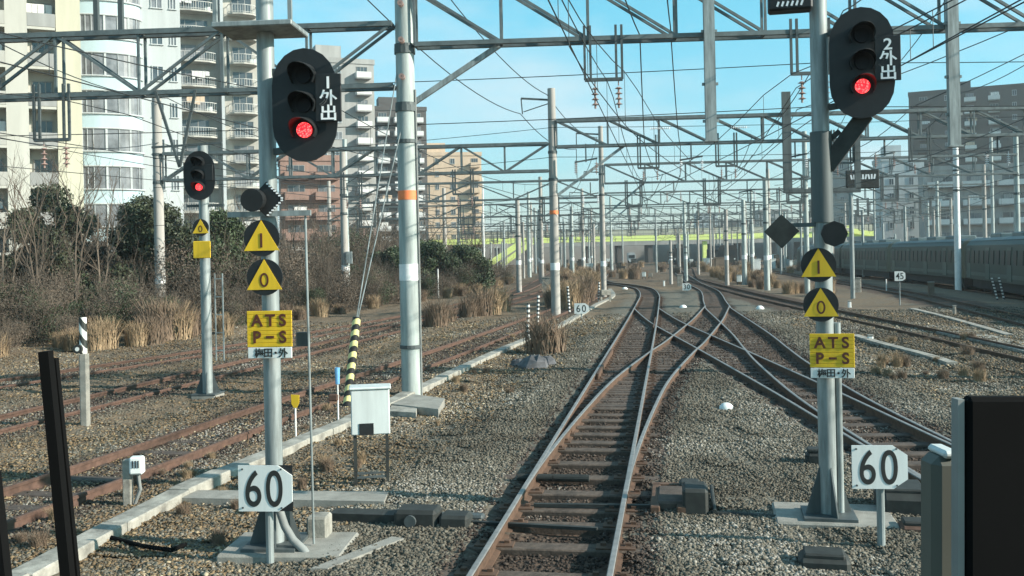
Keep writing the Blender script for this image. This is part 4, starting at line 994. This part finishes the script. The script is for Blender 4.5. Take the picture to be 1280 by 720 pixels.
# parked train on the right
def train_cars():
    L_ = 19.5; proto = None; line = spline(TT, .5); d = 0; pos = []
    for i in range(1, len(line)):
        d += (line[i]-line[i-1]).length; pos.append((d, line[i], (line[i]-line[i-1]).normalized()))
    def atd(s):
        for q in pos:
            if q[0] >= s: return q
        return pos[-1]
    labels = ['green grey train car nearest at the right edge', 'second green grey train car from the right edge', 'third green grey train car from the right edge', 'fourth train car from the right edge, partly behind the right signal',
              'fifth train car, behind the right signal and its discs', 'farthest car of the green grey train']
    for k in range(6):
        _, p, tv = atd(30+k*20.1); rz = math.atan2(tv.y, tv.x)-math.pi/2
        if proto is None:
            t = thing('train_car', labels[0], 'train car', (p.x, p.y, -.4), rz, 'cars of the parked green grey train')
            out = [(-1.43, 1.0), (1.43, 1.0), (1.46, 2.2), (1.4, 3.15), (1.15, 3.45), (-1.15, 3.45), (-1.4, 3.15), (-1.46, 2.2)]
            bd = MB().prism(out, -L_/2, L_/2).build('car_body', M['traing'], t)
            MB().prism([(-1.2, 3.44), (1.2, 3.44), (.8, 3.62), (-.8, 3.62)], -L_/2+.05, L_/2-.05).build('roof', M['trainroof'], t)
            for y in (-5, 0, 5): MB().box((0, y, 3.72), (1.4, 2.4, .3), bev=.06).build('roof_unit', M['trainroof'], t)
            for s in (-1, 1):
                for q in range(15):
                    y = -8.7+q*1.243
                    if q % 4 == 2: MB().box((s*1.452, y, 2.05), (.03, 1.0, 1.9), ry=-s*.02).build('door', M['traindoor'], bd)
                    MB().box((s*1.466, y, 2.42), (.03, .72, .8), ry=-s*.04).build('window', M['trainwin'], bd)
                MB().box((s*1.45, 0, 1.35), (.02, L_-.2, .22)).build('body_stripe', M['traindoor'], bd)
            MB().box((0, 0, .72), (2.3, L_-1, .6), bev=.05).build('underframe', M['under'], t)
            for y in (-7, 7):
                b = MB()
                for e in (-1.05, 1.05): b.tube([(-.7, y+e, .58), (.7, y+e, .58)], .42, 18)
                b.box((0, y, .6), (1.9, 2.6, .25)); b.build('bogie', M['under'], t)
            proto = t
        else: dup(proto, (p.x, p.y, -.4), rz, labels[k])
bpy.context.view_layer.update()
train_cars()

# ------------------------------------------------------------------ buildings
wm = {}
def win_mesh(wd, ht, fm, gm_, panes=2):
    k = (round(wd, 2), round(ht, 2), fm.name, gm_.name, panes)
    if k not in wm:
        b = MB(); b.box((0, -.02, 0), (wd, .06, ht)); nf = len(b.f)
        me = bpy.data.meshes.new('window'); fr = MB()
        fr.box((0, -.055, ht/2), (wd+.12, .1, .08)); fr.box((0, -.06, -ht/2), (wd+.2, .14, .08))
        for x in [-wd/2]+[wd*(i/panes-.5) for i in range(1, panes)]+[wd/2]: fr.box((x, -.056, 0), (.07, .09, ht-.085))
        v = b.v+fr.v; f = b.f+[tuple(i+len(b.v) for i in q) for q in fr.f]
        me.from_pydata(v, [], f); me.materials.append(gm_); me.materials.append(fm)
        for i, p in enumerate(me.polygons): p.material_index = 0 if i < nf else 1
        wm[k] = me
    return wm[k]
bmesh_cache = {}
def balcony_mesh(wd, dp, rm, slabm, rounded=False):
    k = (round(wd, 2), dp, rm.name, rounded)
    if k not in bmesh_cache:
        b = MB(); 
        if rounded: 
            out = [(-wd/2, 0), (-wd/2, -dp*.6), (-wd*.36, -dp*.93), (0, -dp*1.1), (wd*.36, -dp*.93), (wd/2, -dp*.6), (wd/2, 0)]
        else: out = [(-wd/2, 0), (-wd/2, -dp), (wd/2, -dp), (wd/2, 0)]
        n = len(out); b.add([(x, y, 0) for x, y in out]+[(x, y, .2) for x, y in out], [tuple(range(n))[::-1], tuple(range(n, 2*n))]+[(i, i+n, (i+1) % n+n, (i+1) % n)[::-1] for i in range(n)])
        nf = len(b.f); r = MB()
        for i in range(n-1):
            a, c = out[i], out[i+1]; a = (a[0]*.985, a[1]*.985-.004); c = (c[0]*.985, c[1]*.985-.004)
            ln = math.hypot(c[0]-a[0], c[1]-a[1])
            if rounded:
                r.bar((a[0], a[1], 1.2), (c[0], c[1], 1.2), .07); r.bar((a[0], a[1], .35), (c[0], c[1], .35), .05)
                m_ = max(2, int(ln/.28))
                for q in range(m_): f = q/m_; r.bar((a[0]+(c[0]-a[0])*f, a[1]+(c[1]-a[1])*f, .202), (a[0]+(c[0]-a[0])*f, a[1]+(c[1]-a[1])*f, 1.18), .04)
            else: r.bar((a[0], a[1], .72), (c[0], c[1], .72), .08, 1.0)
        me = bpy.data.meshes.new('balcony'); me.from_pydata(b.v+r.v, [], b.f+[tuple(i+len(b.v) for i in q) for q in r.f]); me.materials.append(slabm); me.materials.append(rm)
        for i, p in enumerate(me.polygons): p.material_index = 0 if i < nf else 1
        bmesh_cache[k] = me
    return bmesh_cache[k]
def ac_mesh():
    if 'ac' not in wm:
        b = MB().box((0, 0, .35), (.75, .35, .6), bev=.03).tube([(0, -.18, .35), (0, -.2, .35)], .22, 12); me = bpy.data.meshes.new('air_conditioner'); me.from_pydata(b.v, [], b.f); me.materials.append(M['cab']); wm['ac'] = me
    return wm['ac']
def cloth_mesh(i):
    if ('cl', i) not in wm:
        b = MB(); rd = random.Random(i); x = -.9; b.bar((-1.0, 0, 0), (1.0, 0, 0), .03)
        while x < .8: w_ = rd.uniform(.3, .6); h_ = rd.uniform(.5, 1.0); b.box((x+w_/2, rd.uniform(-.02, .02), -h_/2-.02), (w_*.92, .03, h_)); x += w_
        me = bpy.data.meshes.new('laundry'); me.from_pydata(b.v, [], b.f); me.materials.append([M['stake'], M['rail_w'], M['bgrey'], M['bpeach']][i]); wm[('cl', i)] = me
    return wm[('cl', i)]
def building(label, loc, rz, wd, dp, floors, fh, wall, plan, side=None, top=True, group=None, cat='apartment building', base=0.0, piers=()):
    """plan: list of (kind, x, width) over the front; kind w=window, b=balcony, r=rounded balcony, c=dark recess"""
    t = thing('apartment_building', label, cat, loc, rz, group); ht = floors*fh+base
    MB().box((0, dp/2, ht/2), (wd, dp, ht)).build('wall', wall, t)
    rf = MB().box((0, dp/2, ht+.35), (wd+.3, dp+.3, .9)).build('roof', wall, t)
    if top: MB().box((-wd*.15, dp*.55, ht+2.1), (min(4.5, wd*.4), min(4, dp*.4), 2.8)).build('rooftop_hut', wall, rf)
    for x, pw, pm in piers: MB().box((x, -.75, ht/2-.2), (pw, 1.5, ht)).build('pier', M[pm], t)
    for f in range(floors):
        z = base+f*fh
        for kind, x, ww, *mm in plan:
            gl = random.choice([M['glass'], M['glass'], M['curtain']])
            if kind == 'w': place(win_mesh(ww, mm[0] if mm else 1.3, M['bwhite'], gl), 'window', t, (x, 0, z+1.65))
            elif kind in 'br':
                place(win_mesh(ww*.7, 2.0, M['bgrey'], gl, 3), 'window', t, (x, 0, z+1.3))
                if random.random() < .55: place(ac_mesh(), 'air_conditioner', t, (x+ww*random.choice((-.36, .36)), -.5, z+.2))
                if random.random() < .35: place(cloth_mesh(random.randrange(4)), 'laundry', t, (x+random.uniform(-.2, .2)*ww, -.75, z+2.05))
                place(balcony_mesh(ww, 1.5 if kind == 'b' else 1.7, mm[0] if mm else M['rail_bal'], wall, kind == 'r'), 'balcony', t, (x, 0, z))
        if side:
            sx = wd/2 if side[0] > 0 else -wd/2
            for y in side[1]: 
                place(win_mesh(side[2], 1.3, M['bwhite'], gl), 'window', t, (sx, y, z+1.65), R(90) if sx > 0 else R(-90))
    return t
def bpos(u, Y): p = at(u, 320, Y); return (p.x, Y, -.5)
# cream slab at the far left
building('cream apartment slab with recessed balconies at the left edge', bpos(2, 73), R(26), 11.4, 10, 11, 3.0, M['bcream'], [('b', -3.6, 2.2, M['bbeige']), ('b', -.6, 2.3, M['bbeige']), ('b', 3.0, 1.9, M['bgrey'])], piers=[(-5.2, .9, 'bcream'), (-2.1, .7, 'bcream'), (1.3, 1.5, 'bcream'), (4.85, 1.7, 'bcreamy')])
# curved bay block
def curved():
    FH = 3.2; bp = bpos(160, 84)
    t = building('white apartment block with curved bay and ribbon windows', (bp[0], bp[1], -1.5), R(24), 9.4, 10, 11, FH, M['bwhite'], [('w', 2.75, .9), ('w', 4.1, .5)])
    n = 18; W = 2.95; D = 1.5; cx = -1.55; ht = 35.2
    arc = [(cx-W*math.cos(math.pi*k/n), -.05-D*math.sin(math.pi*k/n)) for k in range(n+1)]
    b = MB(); b.add([(x, y, z) for z in (0, ht) for x, y in arc], [(i, i+1, i+n+2, i+n+1) for i in range(n)]+[tuple(range(n+1, 2*n+2))])
    b.build('curved_bay', M['bcyan'], t, True)
    for f in range(11):
        z = f*FH+1.0; HT = 1.85; arc2 = [(cx-(W+.02)*math.cos(math.pi*k/n), -.05-(D+.03)*math.sin(math.pi*k/n)) for k in range(1, n)]; m = len(arc2)
        b = MB(); b.add([(x, y, zz) for zz in (z, z+HT) for x, y in arc2], [(i, i+1, i+m+1, i+m) for i in range(m-1)])
        wn = b.build('window', M['curtain'], t)
        arc3 = [(cx-(W+.1)*math.cos(math.pi*k/n), -.05-(D+.1)*math.sin(math.pi*k/n)) for k in range(n+1)]
        b = MB(); b.tube([(x, y, z-.06) for x, y in arc3], .07, 6); b.tube([(x, y, z+HT+.06) for x, y in arc3], .07, 6)
        for k in range(0, m): x, y = arc2[k]; (b.box((x, y-.03, z+HT/2), (.17 if k % 4 == 0 else .045, .1, HT+.12)) if k % 2 == 0 or k % 5 == 0 else None)
        b.build('window_frame', M['bwhite'], wn)
curved()
building('white tower with stacked rounded balconies behind the small signal', bpos(272, 118), R(22), 11.4, 12, 14, 3.02, M['bbeige'], [('r', -2.6, 5.6, M['rail_bal']), ('r', 3.4, 3.4, M['rail_bal'])], piers=[(-5.5, .5, 'bwhite'), (.9, .35, 'bwhite')])
building('low brick red apartment block behind the left signal head', bpos(392, 150), R(15), 9.5, 10, 6, 3.1, M['bred'], [('b', -2.4, 3.6, M['bred']), ('b', 2.2, 3.6, M['bred'])], top=False)
building('tall grey apartment tower with white right edge', bpos(432, 170), R(22), 11.5, 8, 13, 2.9, M['bgrey'], [('w', -3.5, 1.2), ('w', -.8, 1.2), ('b', 3.6, 2.6, M['rail_w'])], side=(1, (2, 5.5), 1.2))
building('dark apartment block with white balcony fronts left of the peach block', bpos(503, 215), R(15), 12, 11, 12, 3.0, M['bdark'], [('b', -3.8, 2.6, M['rail_w']), ('b', 0, 2.6, M['rail_w']), ('b', 3.8, 2.6, M['rail_w'])])
building('peach apartment block with small windows behind the tall pole', bpos(562, 236), R(8), 16.5, 11, 9, 3.1, M['bpeach'], [('w', -6, .9), ('w', -2.6, .8), ('w', 1.2, 1.0), ('b', 6.6, 2.2, M['bpeach'])])
# right side
building('tall dark apartment tower with white balcony columns on the right', bpos(1236, 245), R(-24), 36, 16, 14, 3.05, M['bdark'], [('b', -14.5, 2.6, M['bdark']), ('b', -3.6, 2.6, M['rail_w']), ('b', 1.9, 2.6, M['rail_w']), ('w', -9, .9), ('w', 6.5, .9), ('b', 12, 2.4, M['rail_w'])])
building('white mid rise block left of the dark tower', bpos(1131, 205), R(-10), 8.5, 10, 7, 3.1, M['bwhite'], [('w', -2.4, .9), ('w', 1.6, .9, 1.6)])
building('slim grey block directly behind the right signal pole', bpos(1047, 265), R(-10), 6.5, 8, 10, 3.0, M['bgrey'], [('w', -1.5, 1.0), ('w', 1.5, 1.0)])
building('lower grey block with white floor bands below the dark tower', bpos(1245, 185), R(-18), 25, 12, 5, 3.6, M['bgrey'], [('b', -9.2, 5.4, M['rail_w']), ('b', -3, 5.4, M['rail_w']), ('b', 3.2, 5.4, M['rail_w']), ('b', 9.4, 5.4, M['rail_w'])], top=False)
for i, (u, Y, wd, fl, m, lab) in enumerate([(630, 330, 16, 3, 'bgrey', 'low grey block on the skyline behind the lime stairs'), (885, 420, 9, 6, 'bwhite', 'small white block on the skyline above the lime bridge'), (925, 430, 20, 5, 'bdark', 'dark low block on the skyline above the lime bridge'),
                                     (968, 400, 12, 6, 'bgrey', 'grey block with white bands on the skyline left of the diamond plate'), (1010, 430, 14, 5, 'bbeige', 'beige block on the skyline behind the diamond plate'), (840, 460, 24, 3, 'bgrey', 'wide low block on the skyline over the middle of the bridge'),
                                     (760, 470, 30, 3, 'bbeige', 'wide beige block on the skyline left over the bridge'), (1095, 300, 12, 4, 'bgrey', 'grey block on the skyline right of the route board')]):
    building(lab, bpos(u, Y), R(-5), wd, 12, fl, 3.2, M[m], [('w', -wd*.3, wd*.12), ('w', 0, wd*.12), ('w', wd*.3, wd*.12)], top=False)

# ------------------------------------------------------------------ plants
def leaf_mesh(name, lumps, n, size, m, flat=.0):
    k = len(lumps); idx = rng.integers(0, k, n); C = np.array([l[:3] for l in lumps])[idx]; Rr = np.array([l[3:6] for l in lumps])[idx]
    d = rng.normal(0, 1, (n, 3)); d /= np.linalg.norm(d, axis=1)[:, None]; rad = rng.random(n)**.42
    P = C+d*Rr*rad[:, None]*(1+rng.normal(0, .08, n))[:, None]; P[:, 2] = np.maximum(P[:, 2], .05)
    a = rng.normal(0, 1, (n, 3)); a /= np.linalg.norm(a, axis=1)[:, None]; b = np.cross(a, rng.normal(0, 1, (n, 3))); b /= np.linalg.norm(b, axis=1)[:, None]
    s = size*rng.uniform(.6, 1.4, n)[:, None]
    V = np.stack([P-a*s, P+b*s*.5, P+a*s, P-b*s*.5], 1).reshape(-1, 3); Fq = np.arange(n*4).reshape(-1, 4)
    return np_mesh(name, V, Fq, m)
def twigs(base_n, ht, spread, m, depth=2, r0=.03, seed=0, droop=.2):
    rd = random.Random(seed); b = MB()
    def grow(p, d, l, r, dep):
        pts = [p]; q = p
        for k in range(3):
            d = (d+Vector((rd.uniform(-.22, .22), rd.uniform(-.22, .22), rd.uniform(-.05, .15)))).normalized(); q = q+d*(l/3); pts.append(q)
        b.tube(pts, [r, r*.8, r*.6, r*.35], 4, False)
        if dep > 0:
            for k in range(rd.randint(3, 5)):
                f = rd.uniform(.35, 1); i = min(2, int(f*3)); pp = pts[i].lerp(pts[i+1], f*3-i)
                dd = (d+Vector((rd.uniform(-1, 1), rd.uniform(-1, 1), rd.uniform(-.1, .7)))).normalized(); grow(pp, dd, l*rd.uniform(.35, .6), r*.45, dep-1)
    for k in range(base_n):
        a = rd.uniform(0, 6.28); q = rd.random()**.6*spread*.5
        grow(Vector((q*math.cos(a), q*math.sin(a), -.05)), Vector((math.cos(a)*.3*rd.random(), math.sin(a)*.3*rd.random(), 1)).normalized(), ht*rd.uniform(.5, .75), r0, depth)
    return b
def evergreen(label, u, Y, wd, ht, n, m, seed, cat='tree'):
    rd = random.Random(seed); p = at(u, 330, Y); t = thing('evergreen_tree', label, cat, (p.x, Y, 0), rd.uniform(0, 6))
    tr = MB()
    for k in range(4): a = k*1.6+rd.random(); tr.tube([(0, 0, -.1), (math.cos(a)*wd*.12, math.sin(a)*wd*.12, ht*.35), (math.cos(a)*wd*.25, math.sin(a)*wd*.25, ht*.7)], [.1, .07, .02], 8)
    tr.build('trunk', M['bark'], t)
    lumps = []
    for k in range(34):
        a = rd.uniform(0, 6.28); q = wd*.55*rd.uniform(.1, 1); z = ht*rd.uniform(.12, .97); q *= 1-.55*(z/ht)**2
        s = rd.uniform(.1, .23)*wd; lumps.append((math.cos(a)*q, math.sin(a)*q, z, s, s, s*.8))
    link('crown', leaf_mesh('crown', lumps, n, .09, m), t)
    twigs(5, ht*1.05, wd*.6, None, 2, .03, seed+300).build('branches', M['twig_d'], t)
evergreen('dark green evergreen tree at the left edge below the cream block', 62, 46, 4.8, 6.2, 42000, M['leaf'], 1)
evergreen('dark green evergreen tree below the curved white block', 188, 47, 4.4, 5.5, 38000, M['leaf'], 2)
evergreen('dark evergreen bush just right of the small signal', 262, 50, 4.4, 5.0, 32000, M['leaf2'], 3)
evergreen('dim green bush in the thicket under the white tower', 300, 56, 4, 4.6, 14000, M['leaf2'], 8)
for i, (u, Y, wd, ht, lab) in enumerate([(492, 70, 3.6, 3.2, 'dark hedge bush just left of the tall pole'), (538, 72, 4.4, 3.6, 'dark hedge bush just right of the tall pole'), (580, 74, 4.2, 3.3, 'dark hedge bush at the right end of the hedge')]):
    evergreen(lab, u, Y, wd, ht, 20000, M['leaf2'], 20+i, 'bush')
# bare thicket: many leafless shrubs, copies of six
protos = []
for i in range(6):
    t = thing('bare_shrub', 'brown winter shrub in the thicket below the apartment blocks', 'shrub', (0, 0, 0), 0, 'winter shrubs of the thicket on the left')
    twigs(9, 4.2+.5*(i % 3), 3.0, None, 2, .022, 50+i).build('stems', M['twig'] if i % 2 else M['twig_d'], t)
    if i in (1, 4): link('green_foliage', leaf_mesh('green_foliage', [(random.uniform(-1.1, 1.1), random.uniform(-1, 1), random.uniform(.6, 2.4), .8, .8, .8) for _ in range(6)], 3000, .06, M['leaf2']), t)
    lm = [(random.uniform(-1.2, 1.2), random.uniform(-1, 1), random.uniform(.4, 2.6), .9, .9, .9) for _ in range(7)]
    link('dead_foliage', leaf_mesh('dead_foliage', lm, 4600, .05, M['twig'] if i % 2 else M['twig_d']), t); protos.append(t)
bpy.context.view_layer.update()
line = [(-18.5, 20), (-15.6, 27), (-14.4, 33), (-12.5, 37), (-9.6, 46), (-6.2, 58), (-3.0, 72), (-1.2, 86), (0, 98)]
ln = spline(line, 1.0); used = set(); cnt = 0
for row in range(8):
    i = row % 2
    while i < len(ln):
        p = ln[i]; x = p.x-.6-row*1.9+random.uniform(-.7, .7); y = p.y+row*1.5+random.uniform(-.7, .7); k = random.randrange(6); s = random.uniform(.34, .68)*(1+.22*row)*(1 if p.y > 40 else .8)*random.choice((.8, 1, 1, 1.25))
        if k not in used: used.add(k); o = protos[k]; o.location = (x, y, 0); o.rotation_euler = (0, 0, random.uniform(0, 6)); o.scale = (s, s, s)
        else: dup(protos[k], (x, y, 0), random.uniform(0, 6), None, s)
        i += 2 if row < 3 else 3
tprot = []
for i in range(3):
    t = thing('bare_tree', 'slender leafless tree rising above the brown thicket', 'tree', (0, 0, 0), 0, 'leafless trees standing in the thicket'); 
    twigs(2, 7.5, .7, None, 3, .07, 90+i).build('branches', M['twig_d'] if i else M['twig'], t); tprot.append(t)
bpy.context.view_layer.update()
for k, (u, Y) in enumerate([(8, 40), (28, 43), (95, 42), (128, 44), (150, 52), (228, 52), (300, 60), (345, 58), (372, 62), (398, 66), (420, 64), (462, 72), (478, 76), (505, 80), (548, 84), (590, 90), (615, 94), (45, 39), (330, 66), (566, 92)]):
    p = at(u, 320, Y); sc_ = random.uniform(.7, 1.0)
    if k < 3: o = tprot[k]; o.location = (p.x, Y, 0); o.scale = (sc_,)*3
    else: dup(tprot[k % 3], (p.x, Y, 0), random.uniform(0, 6), None, sc_)
def tuft(n, ht, spread, m, seed):
    r = np.random.default_rng(seed); a = r.uniform(0, 6.28, n); q = r.random(n)**.6*spread; h_ = ht*r.uniform(.5, 1.1, n); ln_ = r.normal(0, .28, (n, 2))*h_[:, None]
    B = np.stack([np.cos(a)*q, np.sin(a)*q, a*0-.02], -1); T = B+np.stack([ln_[:, 0], ln_[:, 1], h_], -1); Mi = (B+T)/2+np.stack([-ln_[:, 0]*.15, -ln_[:, 1]*.15, h_*.08], -1)
    w_ = np.stack([np.cos(a+1.57), np.sin(a+1.57), a*0], -1)*.014
    V = np.stack([B-w_, B+w_, Mi+w_*.8, Mi-w_*.8, T+w_*.15, T-w_*.15], 1).reshape(-1, 3); o = np.arange(n)[:, None]*6
    Fq = np.concatenate([o+np.array([[0, 1, 2, 3]]), o+np.array([[3, 2, 4, 5]])]); return np_mesh('blades', V, Fq, m)
tp = []
for i in range(4):
    t = thing('grass_tuft', 'dry straw grass tuft on the rough verge', 'grass tuft', (0, 0, 0), 0, 'dry grass tufts on the verges'); link('blades', tuft(420, 1.0, .45, M['straw'] if i % 2 else M['straw2'], i), t); tp.append(t)
bpy.context.view_layer.update(); used = set()
def put_tuft(x, y, s, k=None):
    k = random.randrange(4) if k is None else k
    if k not in used: used.add(k); o = tp[k]; o.location = (x, y, 0); o.scale = (s, s, s)
    else: dup(tp[k], (x, y, 0), random.uniform(0, 6), None, s)
for u, v, s in [(205, 425, 1.5), (220, 424, 1.3), (190, 430, 1.0), (130, 435, 1.0), (118, 437, .8), (170, 432, .8), (235, 420, 1.0), (280, 418, .8), (600, 396, 1.3), (612, 394, 1.3), (585, 398, 1.0), (625, 390, 1.2), (545, 410, 1.1), (560, 404, .8)]:
    p = g(u, v); put_tuft(p.x, p.y, s)
for k in range(44):      # along the thicket foot
    p = ln[random.randrange(len(ln))]; put_tuft(p.x+random.uniform(-.3, .7), p.y+random.uniform(-.8, .8), random.uniform(.4, .9))
for k in range(46):      # between pole rows, ahead left
    y = random.uniform(47, 100); x = np.interp(y, [p[1] for p in KERB], [p[0] for p in KERB])-.9-random.uniform(0, 1.2)-max(0, y-72)*.02; put_tuft(x, y, random.uniform(.8, 1.5))
for k in range(60):      # far verges between the tracks
    y = random.uniform(92, 190); put_tuft(at(random.uniform(660, 1060), 320, y).x, y, random.uniform(.7, 1.5))
for k in range(40):      # right hand verge
    y = random.uniform(55, 110); x = np.interp(y, [p[1] for p in TR], [p[0] for p in TR])+random.uniform(2.4, 4.2); put_tuft(x, y, random.uniform(.6, 1.3))
for k in range(26):
    p = g(random.uniform(1090, 1230), random.uniform(425, 480)); put_tuft(p.x, p.y, random.uniform(.12, .32))
q = [g(122, 676), g(150, 684), g(180, 692), g(214, 697), (g(232, 690))]; b = MB(); o0 = q[0].copy()  # black tube added to imitate a curved cast shadow on the leaf litter
b.tube([p-o0+Vector((0, 0, .07)) for p in q], .022, 8); o = b.build('ground_shadow_tube', M['blackmat']); o.location = o0; tag(o, 'black tube standing in for a shadow across the dead leaves at the lower left', 'cable')
for k in range(58):      # sparse weeds on the verge between trough and straight track
    y = random.choice((random.uniform(9, 16), random.uniform(16, 32))); x = np.interp(y, [p[1] for p in KERB], [p[0] for p in KERB])+random.choice((random.uniform(.25, 1.5), random.uniform(.25, 2.1), random.uniform(-1.0, -.3)))
    if abs(x+1.73) < .5 and abs(y-11.5) < .6: continue
    put_tuft(x, y, random.uniform(.07, .2))
# reed clump and rocks left of the straight track
p = g(682, 445); t = thing('reed_clump', 'low brown reed clump at the foot of the concrete pole', 'reeds', (p.x, p.y+.5, 0)); link('blades', tuft(420, 1.1, .6, M['straw2'], 31), t)
twigs(12, 1.3, 1.1, None, 2, .008, 77).build('stems', M['twig'], t)
for i, (u, v, s, lab) in enumerate([(668, 462, .36, 'largest grey rock of the pile under the reed clump'), (648, 458, .2, 'small dark rock left of the reed clump'), (683, 458, .26, 'mid sized grey rock right in the pile under the reeds')]):
    p = g(u, v); rr = np.random.default_rng(i); b = MB(); n = 9
    for j, (rad, z) in enumerate([(1, -.1), (1.05, .3), (.8, .7), (.4, .95)]):
        for k in range(n): q = rr.uniform(.75, 1.2); b.v.append((s*rad*q*math.cos(k*6.283/n), s*rad*q*.8*math.sin(k*6.283/n), s*z*rr.uniform(.75, 1.1)))
    for j in range(3):
        for k in range(n): b.f.append((j*n+k, j*n+(k+1) % n, (j+1)*n+(k+1) % n, (j+1)*n+k))
    b.f.append(tuple(3*n+k for k in range(n))); o = b.build('rock', M['rock']); o.location = (p.x, p.y, 0); tag(o, lab, 'rock')

# ------------------------------------------------------------------ inside the driving cab
def cab():
    Y = 1.15; a = at(57, 439, Y); c = at(86, 735, Y)
    d = c-a; a2 = c+d*.25
    t = thing('wiper_arm', 'thick black wiper arm rising at the lower left of the windscreen', 'wiper', tuple(a))
    MB().bar((0, 0, 0), a2-a, .0135, .012).build('arm', M['blackmat'], t); MB().bar((0, .014, -.01), (a2-a)*.95+Vector((0, .014, 0)), .008, .014).build('blade', M['blackmat'], t)
    a = at(-9, 590, 1.0); c = at(9, 760, 1.0)
    o = MB().bar((0, 0, 0), c-a, .014, .01).build('window_strut', M['blackmat']); o.location = a; tag(o, 'black window strut at the lower left corner', 'strut')
    a = at(1208, 499, .9); c = at(1400, 760, .9); wd = c.x-a.x; ht = a.z-c.z
    t = thing('cab_monitor', 'large black monitor back at the lower right corner', 'monitor', ((a.x+c.x)/2, .9, c.z))
    MB().box((0, .009, ht/2), (wd, .018, ht), ry=ROLL, bev=.004).build('monitor_case', M['blackmat'], t)
    MB().box((-wd/2-.0045, .012, ht/2), (.006, .014, ht*.99), ry=ROLL).build('edge_trim', M['pipe'], t)
    a = at(1155, 568, 1.0); c = at(1196, 760, 1.0); wd = c.x-a.x; ht = a.z-c.z
    t = thing('cab_handrail', 'short grey cab post left of the black monitor', 'cab post', ((a.x+c.x)/2-.001, 1.0, c.z))
    MB().box((0, 0, ht/2), (wd*.92, .04, ht), ry=ROLL, bev=.008).build('post_body', M['cabgrey'], t)
    MB().box((.006, .0, ht+.003), (wd*.55, .042, .008), ry=ROLL, bev=.003).build('post_cap', M['cab'], t)
cab()

# ------------------------------------------------------------------ haze
hm = bpy.data.materials.new('haze'); hm.use_nodes = True; n = hm.node_tree.nodes; n.remove(n['Principled BSDF'])
pv = n.new('ShaderNodeVolumePrincipled'); pv.inputs['Color'].default_value = (.86, .95, .97, 1); pv.inputs['Density'].default_value = .0004; pv.inputs['Anisotropy'].default_value = .2
hm.node_tree.links.new(pv.outputs[0], n['Material Output'].inputs['Volume'])
o = MB().box((0, 400, 34), (1400, 1000, 70.0)).build('haze', hm); o['kind'] = 'stuff'; tag(o, 'thin pale winter haze over the whole yard', 'haze', kind='stuff')
